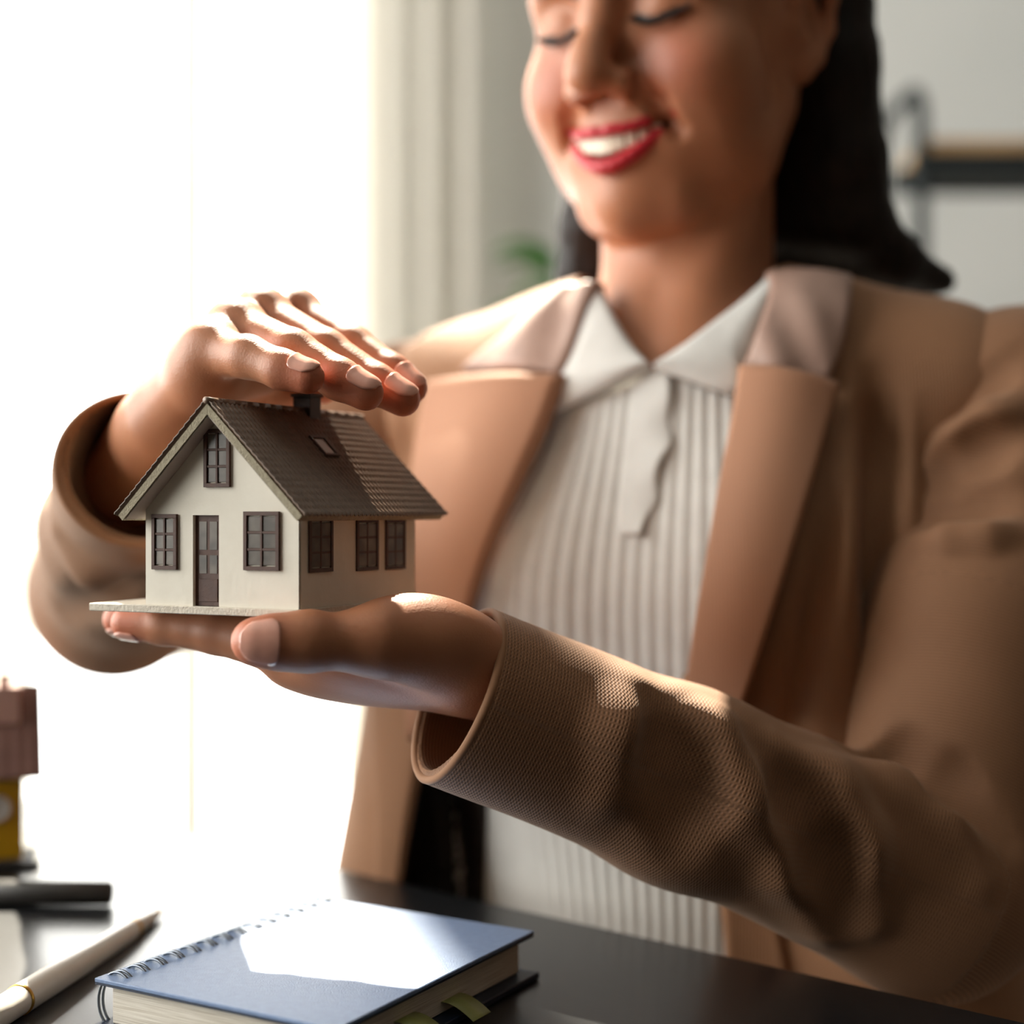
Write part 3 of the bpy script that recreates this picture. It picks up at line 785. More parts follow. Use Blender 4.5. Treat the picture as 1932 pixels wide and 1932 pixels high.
HS = 0.93; HR = head_R(math.radians(-36), math.radians(8.8), 0); HT = np.array([0.09364, 0.83887, 0.25506])
def Hd(x, y, z): return HT+HR@(np.array([x, y, z], float)*HS/1000)
def hel(c, r, k=0.004, sub=False): return op_el(Hd(*c), np.array(r, float)*HS/1000, HR, k, sub)
def hrc(a, b, ra, rb, k=0.004, sub=False): return op_rc(Hd(*a), Hd(*b), ra*HS/1000, rb*HS/1000, k, sub)
def hch(pts, rs, k=0.004, sub=False): return [hrc(pts[i], pts[i+1], rs[i], rs[i+1], k, sub) for i in range(len(pts)-1)]
def Q(px, D, z): return np.array([(px-CPX)/FPX*D, D, z])

# ---- torso (shared by body, shirt and jacket)
TORSO = [
    op_rc(Bd(-124, -12, -62), Bd(124, -12, -62), 0.040, 0.040, 0.03),
    op_rc(Bd(-55, -5, -46), Bd(55, -5, -46), 0.040, 0.040, 0.03),
    op_el(Bd(0, 6, -165), (0.138, 0.088, 0.165), BR, 0.05),
    op_el(Bd(-66, 58, -172), (0.058, 0.050, 0.060), BR, 0.05),
    op_el(Bd(66, 58, -172), (0.058, 0.050, 0.060), BR, 0.05),
    op_el(Bd(0, -2, -330), (0.122, 0.078, 0.190), BR, 0.06),
    op_el(Bd(0, -5, -480), (0.165, 0.105, 0.120), BR, 0.06),
]
# ---- arms
L_SH, L_EL, L_CUFF = Bd(176, -12, -70), P(1752, 1672, 0.668), P(862, 1308, 0.592)
R_SH, R_EL, R_CUFF = Bd(-176, -12, -70), np.array([-0.235, 0.905, -0.045]), P(266, 880, 0.668)

# ---- lower hand (her left), palm up under the house
LW = P(905, 1258, 0.590)
lh = []
lh += [op_rc(P(902, 1250, 0.580), P(1040, 1325, 0.600), 0.0150, 0.020, 0.006), op_rc(P(898, 1262, 0.606), P(1040, 1325, 0.615), 0.0150, 0.020, 0.008)]
lmcp = [Q(540, 0.603, -0.0535), Q(528, 0.622, -0.0530), Q(545, 0.641, -0.0525), Q(580, 0.657, -0.0525)]
lwr = [P(880, 1265, 0.583), P(880, 1268, 0.592), P(882, 1268, 0.603), P(885, 1266, 0.612)]
for a, b, rr in zip(lwr, lmcp, (0.0118, 0.0118, 0.0112, 0.0102)):
    lh.append(op_rc(a, b, 0.0150, rr, 0.010))
lh.append(op_el(P(720, 1255, 0.615), (0.045, 0.030, 0.0150), None, 0.012))
zt = -0.0392
fing = {
 'index':  ([lmcp[0], Q(412, 0.614, -0.0487), Q(312, 0.621, -0.0468), Q(240, 0.625, -0.0459)], (0.0118, 0.0093, 0.0078, 0.0067)),
 'middle': ([lmcp[1], Q(392, 0.634, -0.0487), Q(296, 0.642, -0.0468), Q(224, 0.647, -0.0460)], (0.0118, 0.0093, 0.0078, 0.0068)),
 'ring':   ([lmcp[2], Q(418, 0.655, -0.0483), Q(326, 0.663, -0.0466), Q(262, 0.667, -0.0459)], (0.0112, 0.0089, 0.0075, 0.0066)),
 'pinky':  ([lmcp[3], Q(480, 0.672, -0.0475), Q(418, 0.679, -0.0460), Q(368, 0.683, -0.0455)], (0.0102, 0.0080, 0.0068, 0.0062)),
}
for p_, r_ in fing.values(): lh += chain(p_, r_, 0.0030)
# thumb along the near side
lth = [P(872, 1240, 0.580), P(712, 1208, 0.558), P(575, 1213, 0.5475), P(522, 1211, 0.5445), P(480, 1210, 0.5420)]
lh += chain(lth, (0.0165, 0.0128, 0.0094, 0.0090, 0.0084), 0.006)
lh.append(op_el(P(806, 1192, 0.570), (0.0235, 0.0150, 0.0138), np.array([[0.98, 0, 0.19], [0, 1, 0], [-0.19, 0, 0.98]]), 0.010))
lh.append(op_el(P(585, 1205, 0.547), (0.0085, 0.0085, 0.0092), None, 0.006))                 # thumb knuckle
lh.append(op_el(P(690, 1236, 0.585), (0.030, 0.012, 0.010), None, 0.010))                    # web towards the index

# ---- upper hand (her right), palm down over the roof
rh = []
RWp = P(292, 812, 0.672)
rh += [op_rc(RWp, P(245, 900, 0.725), 0.0185, 0.021, 0.008), op_rc(P(318, 800, 0.655), P(258, 905, 0.715), 0.0160, 0.019, 0.008)]
rmcp = [P(402, 668, 0.600), P(446, 626, 0.616), P(494, 602, 0.636), P(556, 600, 0.656)]
rwr = [P(325, 780, 0.648), P(318, 785, 0.655), P(318, 790, 0.664), P(325, 800, 0.674)]
for a, b, rr in zip(rwr, rmcp, (0.0112, 0.0112, 0.0112, 0.0110)):
    rh.append(op_rc(a, b, 0.0155, rr, 0.010))
rh.append(op_el(P(392, 700, 0.612), (0.0150, 0.020, 0.0165), None, 0.010))                    # heel of the hand
rh.append(op_el(P(450, 690, 0.640), (0.022, 0.024, 0.014), None, 0.010))
rf = {
 'pinky':  ([rmcp[0], P(468, 673, 0.582), P(532, 697, 0.573), P(580, 711, 0.569)], (0.0100, 0.0081, 0.0074, 0.0066)),
 'ring':   ([rmcp[1], P(552, 665, 0.594), P(640, 715, 0.584), P(690, 741, 0.580)], (0.0112, 0.0090, 0.0079, 0.0070)),
 'middle': ([rmcp[2], P(614, 664, 0.612), P(710, 725, 0.600), P(760, 753, 0.596)], (0.0112, 0.0090, 0.0079, 0.0070)),
 'index':  ([rmcp[3], P(664, 654, 0.634), P(740, 704, 0.621), P(776, 732, 0.616)], (0.0110, 0.0087, 0.0076, 0.0067)),
}
for p_, r_ in rf.values():
    rh += chain(p_, r_, 0.0032)
for q in rmcp: rh.append(op_el(q+np.array([0, -0.001, 0.0035]), (0.0086, 0.0086, 0.0080), None, 0.009))
rth = [P(350, 785, 0.668), P(450, 742, 0.668), P(545, 728, 0.662), P(606, 728, 0.658)]
rh += chain(rth, (0.0150, 0.0120, 0.0092, 0.0080), 0.006)

# ---- head
hd = []
hd += [hel((0, -6, 46), (74, 96, 84), 0.01),
       hel((0, 30, -18), (62, 56, 78), 0.02),
       hel((0, 62, 34), (58, 28, 40), 0.02)]
for s in (-1, 1):
    hd += hch([(s*56, 4, -36), (s*48, 26, -66), (s*22, 62, -88), (0, 72, -92)], [15, 15, 12, 11], 0.018)
    hd += [hel((s*43, 46, -48), (20, 24, 26), 0.02)]
    hd += [hel((s*49, 53, -20), (23, 25, 27), 0.018), hel((s*38, 68, -24), (17, 15, 16), 0.016)]
hd += [hel((0, 71, -86), (19, 19, 15), 0.012), hel((0, 66, -56), (38, 24, 30), 0.016)]
for s in (-1, 1):
    hd += [hel((s*31, 93, 17), (20, 14, 13), 0.012, True)]
    hd += [hel((s*31, 69, 13), (16, 14.5, 13.5), 0.004)]
# nose
hd += hch([(0, 84, 26), (0, 90, 10), (0, 102, -10), (0, 108, -21)], [6.5, 7.0, 8.2, 8.8], 0.010)
hd += [hel((0, 106, -22), (10.5, 8.5, 8.2), 0.011)]
for s in (-1, 1):
    hd += [hel((s*14.0, 92, -27), (8.4, 11.5, 7.8), 0.009), hel((s*7.5, 95, -35), (4.0, 5.0, 3.2), 0.003, True)]
# smile: cavity, lips and the folds beside them
mc = [(-32, 76, -47.5), (-17, 90, -56), (0, 95, -60), (17, 90, -56), (32, 76, -47.5)]
hd += hch(mc, [2.4, 6.2, 7.2, 6.2, 2.4], 0.003, True)
hd += hch([(x*0.92, y-10, z) for x, y, z in mc], [3, 7, 8, 7, 3], 0.003, True)
UL = [(-34, 76, -45.5), (-18, 91, -49.8), (-5, 95.5, -50.5), (0, 95, -51.3), (5, 95.5, -50.5), (18, 91, -49.8), (34, 76, -45.5)]
LL = [(-33, 76, -47), (-18, 89.5, -63), (0, 95, -70), (18, 89.5, -63), (33, 76, -47)]
ULr, LLr = [1.6, 2.8, 3.3, 3.0, 3.3, 2.8, 1.6], [1.6, 3.5, 4.3, 3.5, 1.6]
def fine(pts, rs, n):
    q = spline(pts, n); t0 = np.concatenate([[0], np.cumsum(np.linalg.norm(np.diff(np.array(pts, float), axis=0), axis=1))])
    return [tuple(x) for x in q], list(np.interp(np.linspace(0, t0[-1], n), t0, rs))
UL, ULr = fine(UL, ULr, 19); LL, LLr = fine(LL, LLr, 17)
hd += hch(UL, ULr, 0.0014)+hch(LL, LLr, 0.0014)
for s in (-1, 1):
    hd += hch([(s*19, 90, -27), (s*29, 83, -40), (s*36, 76, -54)], [2.0, 2.2, 1.4], 0.009, True)
    # ears
    ex, ey = 74*s, -8
    rim = [(ex-1*s, ey+14, -4), (ex+5*s, ey+15, 14), (ex+10*s, ey+8, 27), (ex+13*s, ey-6, 30), (ex+13*s, ey-16, 18), (ex+10*s, ey-15, 0), (ex+5*s, ey-6, -16), (ex-1*s, ey+4, -24)]
    hd += hch(rim, [3.2, 3.2, 3.4, 3.6, 3.6, 3.8, 5.0, 5.2], 0.004)
    hd += [hel((ex+3*s, ey-2, 6), (5, 15, 20), 0.004), hel((ex+9*s, ey+1, 6), (6, 8, 11), 0.004, True), hel((ex+1*s, ey+2, -20), (6, 7, 9), 0.005)]
    hd += [hel((ex, ey+13, 2), (5, 4.5, 6), 0.004), hel((s*63, 4, -3), (11, 17, 24), 0.010)]
neck = [op_rc(Bd(0, 2, -60), Hd(0, -14, -34), 0.050, 0.043, 0.014), op_rc(Bd(0, 25, -50), Hd(0, 6, -48), 0.028, 0.026, 0.018)]
for s in (-1, 1): neck.append(op_rc(Bd(s*14, 46, -32), Hd(s*52, -18, -28), 0.010, 0.012, 0.018))   # sternomastoid
body_arms = [op_rc(L_SH, L_EL, 0.040, 0.034, 0.02), op_rc(L_EL, P(1030, 1322, 0.605), 0.034, 0.024, 0.015),
             op_rc(R_SH, R_EL, 0.040, 0.034, 0.02), op_rc(R_EL, P(255, 900, 0.72), 0.034, 0.022, 0.015)]
inner = [dict(o) for o in TORSO]                     # slimmer than the clothes that hang over it
inner[2]['r'] = np.array([0.112, 0.088, 0.165])
for i in (3, 4): inner[i]['r'] = inner[i]['r']*0.72
for i in (5, 6): inner[i]['r'] = inner[i]['r']*0.86
BODY = inner+body_arms+neck+hd+lh+rh

bv, bf = sdf_mesh(BODY, 0.0014)
# drop what the shirt and jacket cover far below the neck opening (kept closed underneath by the clothes)
SKIN = np.array(srgb(182,122,88)[:3]); LIP = np.array(srgb(186,30,44)[:3]); BLUSH = np.array(srgb(188,108,84)[:3]); TIPC = np.array(srgb(198,114,86)[:3]); LASH = np.array(srgb(28,20,18)[:3])
def dmin(ops, p): return np.min([op_d(o, p) for o in ops], 0)
tint = np.tile(SKIN, (len(bv), 1))
def blend(c, wgt):
    global tint
    tint = tint*(1-wgt[:, None])+c*wgt[:, None]
ss = lambda x: np.clip(x, 0, 1)**2*(3-2*np.clip(x, 0, 1))
near = np.linalg.norm(bv-HT, axis=1) < 0.16
pn = bv[near]
wl = np.zeros(len(bv)); wl[near] = ss((0.0017-np.minimum(dmin(hch(UL, ULr), pn), dmin(hch(LL, LLr), pn)))/0.0010)
for s in (-1, 1):
    wb = np.zeros(len(bv)); wb[near] = ss(1-np.linalg.norm(pn-Hd(s*40, 78, -18), axis=1)/0.032)*0.75; blend(BLUSH, wb)
wd = np.zeros(len(bv)); wd[near] = ss((0.0005-dmin(hch([(x, y-9, z) for x, y, z in mc], [3, 6.5, 7.5, 6.5, 3]), pn))/0.002)*(1-wl[near])
blend(np.array([0.05, 0.012, 0.012]), wd); blend(LIP, wl)
for s in (-1, 1):
    lc = hch([(s*17, 80, 10.5), (s*24, 83.5, 6), (s*32, 84, 4.3), (s*40, 80, 6.5), (s*47, 73, 10.5)], [0.5, 1.4, 1.8, 1.6, 0.8])
    w_ = np.zeros(len(bv)); w_[near] = ss((0.0014-dmin(lc, pn))/0.0010); blend(LASH, w_)
for s in (-1, 1):                       # brows
    lc = hch([(s*13, 88, 27), (s*26, 89, 33), (s*38, 83, 35), (s*50, 72, 30)], [2.6, 3.0, 2.2, 0.8])
    w_ = np.zeros(len(bv)); w_[near] = ss((0.004-dmin(lc, pn))/0.003)*0.85; blend(LASH, w_)
for p_ in [v_[0][3] for v_ in list(fing.values())+list(rf.values())]+[lth[-1], rth[-1]]:
    blend(TIPC, ss(1.25-np.linalg.norm(bv-p_, axis=1)/0.016)*0.8)
col = np.hstack([tint, np.ones((len(bv), 1))])
person = mesh_obj('person', bv, bf, M['skin'], attrs={'tint': ('FLOAT_COLOR', col)})
tag(person, 'smiling woman in tan blazer and white ribbed shirt cupping the little house', 'person')

# teeth
for i in range(10):
    a = (i-4.5)/4.5; x = a*25; y = 92.5-13.0*abs(a)**2.0; z = -57.6+4.4*a*a
    wd_, hh = (6.0 if abs(a) < 0.2 else 5.1)*0.5, (5.6 if abs(a) < 0.2 else 5.0)*(1-0.25*a*a)
    ta = -a*0.95
    o_ = op_box(Hd(x, y, z), np.array([wd_*1.02-0.9, 1.5, hh-1.3])*HS/1000, HR@np.array([[math.cos(ta), -math.sin(ta), 0], [math.sin(ta), math.cos(ta), 0], [0, 0, 1]]), 0.0011)
    v_, f_ = sdf_mesh([o_], 0.0006, B=10); mesh_obj('tooth', v_, f_, M['teeth'], person)
# lashes: short tapered hairs along the closed lids
for s in (-1, 1):
    mb = MB(); lid = spline([(s*17, 81, 10.5), (s*24, 84.5, 6.0), (s*32, 85, 4.2), (s*40, 81, 6.4), (s*47.5, 74, 10.5)], 34)
    for i, q in enumerate(lid):
        t = i/33; d = np.array([s*(t-0.35)*5.0, 4.2, -2.2+1.0*t])
        mb.tube([Hd(*q), Hd(*(q+d*0.6+np.array([0, 0, -0.8]))), Hd(*(q+d))], [0.0011, 0.0009, 0.0002], 5)
    tag(mb.build('eyelash', M['lash'], person, True), kind='stuff')

# nails
def nail(c, axis, up, r, ln, ops, wdeg=52, back=0.6):
    axis = nrm(axis); up = nrm(up-np.dot(up, axis)*axis); sd = np.cross(axis, up)
    n, m_ = 18, 13; g = np.zeros((n, m_, 3)); N = np.zeros_like(g)
    for i, t in enumerate(np.linspace(0, 1, n)):
        s_ = -ln*back+ln*t
        wf = 0.55+0.45*math.sqrt(max(0.0, 1-((t-0.25)/0.25)**2)) if t < 0.25 else (1.0 if t < 0.6 else math.sqrt(max(0.0, 1-((t-0.6)/0.43)**2)))
        for j, u in enumerate(np.linspace(-1, 1, m_)):
            th = math.radians(wdeg)*u*wf
            N[i, j] = math.cos(th)*up+math.sin(th)*sd
            g[i, j] = c+axis*s_+N[i, j]*r*0.86
    p = g.reshape(-1, 3); q = N.reshape(-1, 3)
    for _ in range(12):
        d = sdf(ops, p); p = p+q*np.clip(0.0005-d, -0.0004, 0.002)[:, None]*np.where(d < 0.0005, 1.0, 0.12)[:, None]
    v_, f_ = sheet(p.reshape(n, m_, 3), 0.0007, N); return mesh_obj('fingernail', v_, f_, M['nail'], person)
for nm, (p_, r_) in rf.items():
    nail(p_[3], p_[3]-p_[2], np.array([0.25, -0.55, 0.80]), r_[3], 0.0125 if nm != 'pinky' else 0.0108, rh)
nail(lth[-1], lth[-1]-lth[-2], np.array([0.05, -0.96, 0.05]), 0.0084, 0.0138, lh, 54, 0.54)
for nm in ('index', 'middle', 'ring', 'pinky'):
    p_, r_ = fing[nm]; nail(p_[3], p_[3]-p_[2], np.array([0, -0.12, -1.0]), r_[3], 0.0110, lh)

# ------------------------------------------------------------------ hair
hair = []
hair += [hel((0, -14, 54), (84, 98, 90), 0.01), hel((0, -62, 6), (70, 46, 80), 0.02)]
def lock(pts, rs, k=0.010): return chain(pts, rs, k)
for i in range(9):                       # mass falling behind her left shoulder
    t = i/8
    d0 = 0.875-0.025*t if i % 2 else 0.867-0.02*t
    hair += lock([P(1490+80*t, -150, d0), P(1508+76*t, 120, d0), P(1490+118*t, 300, d0+0.004), P(1478+150*t, 420, d0+0.01), P(1478+215*t, 490, d0+0.022), P(1490+290*t, 530, d0+0.045)],
                 [0.020, 0.019, 0.0175, 0.0155, 0.0125, 0.0075])
for i in range(5):                       # behind the neck, towards her right shoulder
    t = i/4
    hair += lock([P(1130+90*t, 60, 0.925), P(1112+80*t, 300, 0.915), P(1100+70*t, 430, 0.900), P(1088+66*t, 520, 0.905), P(1070+66*t, 640, 0.935)], [0.018, 0.016, 0.013, 0.011, 0.010])
for i in range(7):                       # back of the neck
    t = i/6; hair += lock([P(1200+330*t, 60, 0.955-0.02*t), P(1200+330*t, 330, 0.950-0.02*t), P(1190+380*t, 560, 0.975-0.02*t)], [0.026, 0.026, 0.022])
hair += [hel((0, 78, -14), (63, 60, 86), 0.006, True), hel((88, 8, 6), (26, 32, 44), 0.006, True), hel((-88, 8, 6), (26, 32, 44), 0.006, True)]
def strands(p):
    return 0.0009*np.sin(p[:, 0]*900+30*np.sin(p[:, 2]*9))*np.sin(p[:, 1]*700+p[:, 2]*20)
v_, f_ = sdf_mesh(hair, 0.0028, disp=strands)
hair_o = mesh_obj('hair', v_, f_, M['hair'], person); tag(hair_o, 'long straight black hair falling behind her shoulders')

# ------------------------------------------------------------------ shirt
def body_lf(p):
    q = p-NB; return q@BL, q@BF
def ribs(p, uu, vv):
    l, f_ = body_lf(p)
    a = np.arctan2(l, f_+0.055)*0.135
    return 0.0013*np.abs(np.sin(math.pi*a/0.0068))**0.7-0.0006
def vneck(x, u, v):
    top = np.interp(x[0], [1120, 1228, 1236, 1450], [566, 704, 704, 545]); return (top-x[0]*0-np.interp(x[0], [1120, 1440], [600, 560]))[None, :]*(1-v)**5
sh = panel('shirt', [(1120,600), (1050,720), (960,900), (890,1080), (850,1250), (850,1450), (860,1620), (855,1900)],
           [(1440,560), (1430,700), (1390,880), (1365,1080), (1345,1300), (1370,1500), (1400,1700), (1420,1900)],
           TORSO, 0.0035, 0.0015, M['shirt'], person, n=260, m=230, edge=0, ripple=ribs, warp=vneck)
tag(sh, 'white ribbed knit polo shirt')
# placket with a fluted edge, and the two collar leaves
wav = [(1262, 695), (1266, 740), (1262, 790), (1268, 832), (1246, 872), (1238, 905), (1240, 940), (1220, 975), (1208, 1008)]
panel('placket', [(1190, 695), (1176, 780), (1166, 880), (1160, 960), (1164, 1007)], wav, TORSO, 0.0068, 0.0032, M['shirt'], sh, n=70, m=24, edge=0.4,
      lift=lambda u, v: 0.0016*u**3*np.sin(v*14)-0.003*(1-u)**2)
NECKT = TORSO+neck
def collar_lift(a, b): return lambda u, v: a*np.sin(np.clip(u, 0, 1)*math.pi)+b*(1-u)
panel('collar_leaf', [(1128,532), (1146,572), (1168,612), (1194,652), (1226,688)], [(1095,556), (1078,626), (1058,700), (1034,772), (1226,690)],
      NECKT, 0.0115, 0.0035, M['shirt'], sh, n=70, m=34, edge=0.6, lift=collar_lift(0.003, 0.002))
panel('collar_leaf', [(1462,512), (1408,560), (1350,604), (1292,648), (1234,690)], [(1455,570), (1430,630), (1404,690), (1384,738), (1236,694)],
      NECKT, 0.0115, 0.0035, M['shirt'], sh, n=70, m=34, edge=0.6, lift=collar_lift(0.003, 0.002))

# ------------------------------------------------------------------ jacket
JT = [dict(o) for o in TORSO]+[
    op_rc(Bd(-140, -8, -66), Bd(-90, -6, -58), 0.041, 0.041, 0.03), op_rc(Bd(140, -8, -66), Bd(90, -6, -58), 0.041, 0.041, 0.03),
    op_rc(Bd(-118, 30, -150), Bd(-150, 62, -420), 0.034, 0.040, 0.04),
    op_rc(Bd(120, 30, -150), Bd(140, 50, -420), 0.036, 0.044, 0.04)]
JOFF = 0.010
def surf(px, py, ops, off=0.0):
    return trace(ops, [px], [py], off)[0]
def fold(ops, pts, r, depth, k=0.012, sub=False, off=0.0):
    """ridge (or valley) laid along surface points"""
    c = [surf(x, y, ops, off) for x, y in pts]
    out = []
    for i in range(len(c)):
        g_ = sdf_grad(ops, c[i][None], 0.002)[0]; c[i] = c[i]-g_*(depth if not sub else -depth)
    rs = [r*(0.45 if i in (0, len(c)-1) else 1) for i in range(len(c))]
    return chain(c, rs, k, sub)
jf = []
jf += fold(JT, [(1640, 780), (1655, 900), (1665, 1050), (1668, 1250), (1650, 1400)], 0.016, 0.006, 0.02, True, JOFF)
jf += fold(JT, [(1600, 690), (1612, 820), (1600, 980)], 0.012, 0.004, 0.016, False, JOFF)
jf += fold(JT, [(1560, 1000), (1540, 1150), (1500, 1300)], 0.012, 0.006, 0.016, True, JOFF)
for o in jf: o['ra'] = max(o['ra'], 0.003)
JB = [dict(o) for o in JT]
# the shell: offset torso, open at the front between the lapels
v_, f_ = sdf_mesh(JB, 0.0032, off=JOFF)
nn_ = sdf_grad(JB, v_, 0.002, JOFF)
# fold relief pushed along the normals
def relief(v, n_):
    d = np.zeros(len(v))
    l, fz = body_lf(v)
    px = CPX+FPX*v[:, 0]/v[:, 1]; py = CPX-FPX*v[:, 2]/v[:, 1]
    frontf = (n_@BF > -0.2)
    def seg(x0, y0, x1, y1, wd, amp):
        ax = np.array([x1-x0, y1-y0], float); L2 = ax@ax
        t = np.clip(((px-x0)*ax[0]+(py-y0)*ax[1])/L2, 0, 1)
        dd = np.hypot(px-x0-t*ax[0], py-y0-t*ax[1])
        return amp*np.exp(-(dd/wd)**2)*np.sin(math.pi*np.clip(t*0.9+0.05, 0, 1))
    d += seg(1655, 730, 1690, 1400, 42, -0.024)+seg(1605, 690, 1600, 1150, 26, 0.008)+seg(1715, 760, 1705, 1100, 20, 0.008)
    d += seg(1570, 960, 1490, 1420, 30, -0.012)+seg(760, 760, 765, 900, 20, -0.006)
    return d*frontf
v_ = v_+nn_*relief(v_, nn_)[:, None]
px_ = CPX+FPX*v_[:, 0]/v_[:, 1]; py_ = CPX-FPX*v_[:, 2]/v_[:, 1]
fr_ = nn_@BF > 0.05
open_l = np.interp(py_, [480, 560, 700, 900, 1100, 1300, 1450, 1700, 1950], [1150, 1110, 1030, 940, 870, 800, 778, 752, 740])
open_r = np.interp(py_, [480, 560, 700, 900, 1100, 1300, 1500, 1700, 1950], [1440, 1440, 1410, 1380, 1340, 1310, 1340, 1390, 1440])
cut = fr_ & (px_ > open_l) & (px_ < open_r)
neckcut = sdf(neck, v_) < 0.012
bad = cut | neckcut | (v_[:, 2] < -0.455)
keep = ~bad[f_].any(1)
used = np.unique(f_[keep]); remap = -np.ones(len(v_), int); remap[used] = np.arange(len(used))
jacket = mesh_obj('jacket', v_[used], remap[f_[keep]], M['jacket'], person)
tag(jacket, 'tan tailored blazer worn open')
sol = jacket.modifiers.new('thickness', 'SOLIDIFY'); sol.thickness = 0.0025; sol.offset = -1

# dark sheet inside the open right front: lining and deep shadow in one colour
panel('shaded_lining', [(772,1330), (778,1480), (765,1640), (750,1760)], [(920,1330), (915,1480), (910,1640), (905,1760)], TORSO, 0.006, 0.002, M['shaded_lining'], jacket, n=40, m=30, edge=0)
# right front edge falling open
panel('front_edge', [(690,1290), (694,1420), (705,1560), (700,1760)], [(792,1290), (790,1420), (766,1560), (740,1760)], JT, JOFF+0.004, 0.005, M['jacket'], jacket, n=50, m=24, edge=0.8)
panel('front_edge', [(1282,1280), (1300,1480), (1350,1640), (1375,1900)], [(1400,1280), (1420,1480), (1450,1640), (1500,1900)], JT, JOFF+0.003, 0.005, M['jacket'], jacket, n=50, m=24, edge=0.8)
# collar (upper) pieces
panel('collar', [(1128,528), (1108,572), (1086,630), (1064,682), (1050,702)], [(1062,540), (1010,572), (960,610), (905,655), (862,694)],
      NECKT+JT[-4:], JOFF+0.007, 0.004, M['collar'], jacket, n=50, m=36, edge=0.8, lift=lambda u, v: 0.003*np.sin(u*math.pi)+0.0012*np.sin(u*9+v*4))
panel('collar', [(1452,505), (1446,565), (1424,630), (1398,690)], [(1612,512), (1606,580), (1592,650), (1566,716)],
      NECKT+JT[-4:], JOFF+0.007, 0.004, M['collar'], jacket, n=50, m=36, edge=0.8, lift=lambda u, v: 0.003*np.sin(u*math.pi)+0.0016*np.sin((u*10-v*9))*v)
# lapels
panel('lapel', [(806,716), (792,790), (780,870), (772,980), (768,1100), (766,1250), (772,1400)],
      [(1056,700), (1024,790), (984,880), (938,980), (900,1075), (850,1240), (792,1400)],
      JT, JOFF+0.011, 0.0045, M['lapel'], jacket, n=90, m=50, edge=0.9, lift=lambda u, v: 0.006*np.sin(u*math.pi)*(1-v)+0.003*(1-u))
panel('lapel', [(1394,680), (1376,790), (1352,910), (1326,1060), (1304,1190), (1286,1330)],
      [(1584,722), (1560,810), (1530,920), (1492,1050), (1448,1190), (1392,1360)],
      JT, JOFF+0.011, 0.0045, M['lapel'], jacket, n=90, m=50, edge=0.9, lift=lambda u, v: 0.006*np.sin(u*math.pi)*(1-v)+0.004*u)

# ---- sleeves
def frame_of(axis):
    a = nrm(axis); b = nrm(np.cross(a, [0, 0, 1.0])); return np.stack([a, b, np.cross(a, b)], 1)
def sleeve(name, pts, rs, cuff, cuff_r, folds, wrink, label, h=0.0019, squash=None):
    base = chain(pts, rs, 0.016)
    ops = base+folds(base)
    ax = nrm(pts[-1]-pts[-2])
    R = frame_of(ax)
    c0 = pts[-1]
    # open end: flat cut, then hollow
    ops = ops+[op_box(c0+ax*0.060, (0.060, 0.075, 0.075), R, 0, 0.0016, True),
               op_rc(c0+ax*0.03, c0-ax*0.028, cuff_r-0.0034, cuff_r-0.0060, 0.0014, True)]
    v, f = sdf_mesh(ops, h, disp=wrink)
    # weave coordinates: length along the arm and distance around it
    best = np.full(len(v), 9.0); uv = np.zeros((len(v), 3)); acc = 0.0
    for i in range(len(pts)-1):
        a, b = pts[i], pts[i+1]; d = nrm(b-a); L = np.linalg.norm(b-a); Rm = frame_of(d)
        q = v-a; t = np.clip(q@d, 0, L); rr = np.linalg.norm(q-t[:, None]*d, axis=1)
        m_ = rr < best; best = np.where(m_, rr, best)
        an = np.arctan2(q@Rm[:, 2], q@Rm[:, 1])
        uv[m_, 0] = (acc+q@d)[m_]; uv[m_, 1] = (an*0.036)[m_]
        acc += L
    o = mesh_obj(name, v, f, M['sleeve'], jacket, attrs={'weave': ('FLOAT_VECTOR', uv)})
    tag(o, label)
    mb = MB(); rr = cuff_r-0.0017
    mb.tube([c0-ax*0.0004+(R[:, 1]*math.cos(a)+R[:, 2]*math.sin(a))*(rr+wrink((c0+(R[:, 1]*math.cos(a)+R[:, 2]*math.sin(a))*rr)[None])[0]) for a in np.linspace(0, 2*math.pi, 97)], 0.00185, 8, cap=False)
    mb.build('cuff_hem', M['sleeve'], o, True)
    return ops
def wr(ampl, freq, seed):
    def g(p):
        return ampl*(np.sin(p[:, 0]*freq+p[:, 2]*freq*0.7+seed)*np.sin(p[:, 1]*freq*0.8-p[:, 2]*freq*0.6+seed*2))
    return g
Lp = [L_SH+np.array([0, 0, 0.004]), L_SH*0.45+L_EL*0.55+np.array([0.004, 0.0, 0.01]), L_EL, L_EL*0.45+L_CUFF*0.55, L_CUFF]
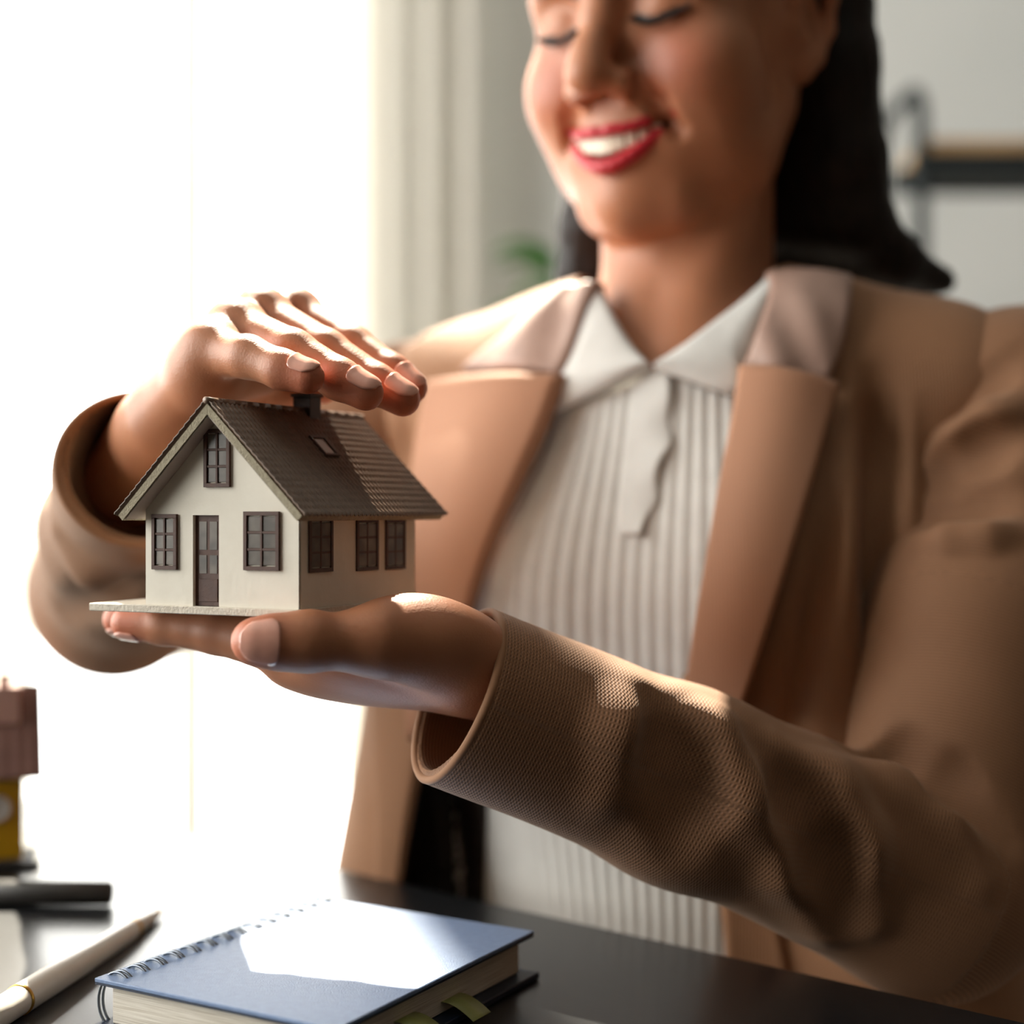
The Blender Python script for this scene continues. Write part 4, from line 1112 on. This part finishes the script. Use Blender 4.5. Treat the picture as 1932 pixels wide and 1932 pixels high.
def l_folds(base):
    o = []
    o += fold(base, [(1195, 1300), (1180, 1380), (1150, 1500)], 0.010, 0.0055, 0.014)
    o += fold(base, [(1290, 1318), (1345, 1390), (1420, 1500), (1500, 1640), (1560, 1760)], 0.011, 0.0055, 0.012)
    o += fold(base, [(1480, 1420), (1570, 1490), (1610, 1600), (1640, 1740)], 0.012, 0.0055, 0.012)
    o += fold(base, [(1235, 1345), (1270, 1420), (1290, 1520), (1280, 1600)], 0.012, 0.009, 0.014, True)
    o += fold(base, [(1420, 1400), (1490, 1500), (1560, 1620), (1600, 1740)], 0.011, 0.0085, 0.012, True)
    o += fold(base, [(1600, 1462), (1700, 1478), (1790, 1540), (1850, 1660)], 0.012, 0.0070, 0.010)
    o += fold(base, [(1600, 1412), (1690, 1425), (1790, 1478), (1900, 1580)], 0.012, 0.0030, 0.008, True)
    # upper arm
    o += fold(base, [(1725, 1022), (1790, 1008), (1860, 1003), (1950, 1003)], 0.011, 0.0062, 0.008)
    o += fold(base, [(1700, 985), (1770, 955), (1850, 940), (1950, 935)], 0.011, 0.0065, 0.010, True)
    o += fold(base, [(1750, 880), (1810, 835), (1870, 790), (1940, 740)], 0.012, 0.0075, 0.012)
    o += fold(base, [(1712, 930), (1780, 890), (1860, 850), (1950, 810)], 0.010, 0.0060, 0.010, True)
    o += fold(base, [(1755, 790), (1810, 755), (1870, 715), (1930, 665)], 0.009, 0.0066, 0.010, True)
    return o
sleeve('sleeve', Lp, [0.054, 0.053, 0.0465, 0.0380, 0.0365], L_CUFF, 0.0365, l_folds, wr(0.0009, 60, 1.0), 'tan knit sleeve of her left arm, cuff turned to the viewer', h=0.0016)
Rp = [R_SH+np.array([0, 0, 0.004]), R_SH*0.5+R_EL*0.5, R_EL, R_EL*0.5+R_CUFF*0.5, R_CUFF]
def r_folds(base):
    o = []
    o += fold(base, [(110, 1010), (180, 1080), (270, 1060)], 0.011, 0.006, 0.014)
    o += fold(base, [(120, 1160), (200, 1120), (300, 1080)], 0.012, 0.008, 0.014, True)
    return o
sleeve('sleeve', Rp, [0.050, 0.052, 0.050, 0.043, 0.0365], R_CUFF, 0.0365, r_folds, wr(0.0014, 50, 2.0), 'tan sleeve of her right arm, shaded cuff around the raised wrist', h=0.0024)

# ---- lower body, seated behind the desk
leg_ops = [op_el(Bd(0, -10, -500), (0.165, 0.115, 0.10), BR, 0.05)]
shoes = []
for s in (-1, 1):
    kn = Bd(s*105, 390, 0); kn[2] = -0.46; hp = Bd(s*85, 0, 0); hp[2] = -0.44; an_ = Bd(s*105, 375, 0); an_[2] = FZ+0.09
    leg_ops += chain([hp, kn], [0.080, 0.060], 0.03)+chain([kn, an_], [0.058, 0.045], 0.02)
    t0 = Bd(s*105, 350, 0); t0[2] = FZ+0.034; t1 = Bd(s*112, 520, 0); t1[2] = FZ+0.028
    shoes.append(chain([t0, t1], [0.034, 0.028], 0.02)+[op_rc(an_, t0, 0.036, 0.034, 0.02)])
v_, f_ = sdf_mesh(leg_ops, 0.009); tag(mesh_obj('trousers', v_, f_, M['trousers'], person), 'charcoal trousers')
for s_ in shoes:
    v_, f_ = sdf_mesh(s_, 0.006); mesh_obj('shoe', v_, f_, M['dark_card'], person)
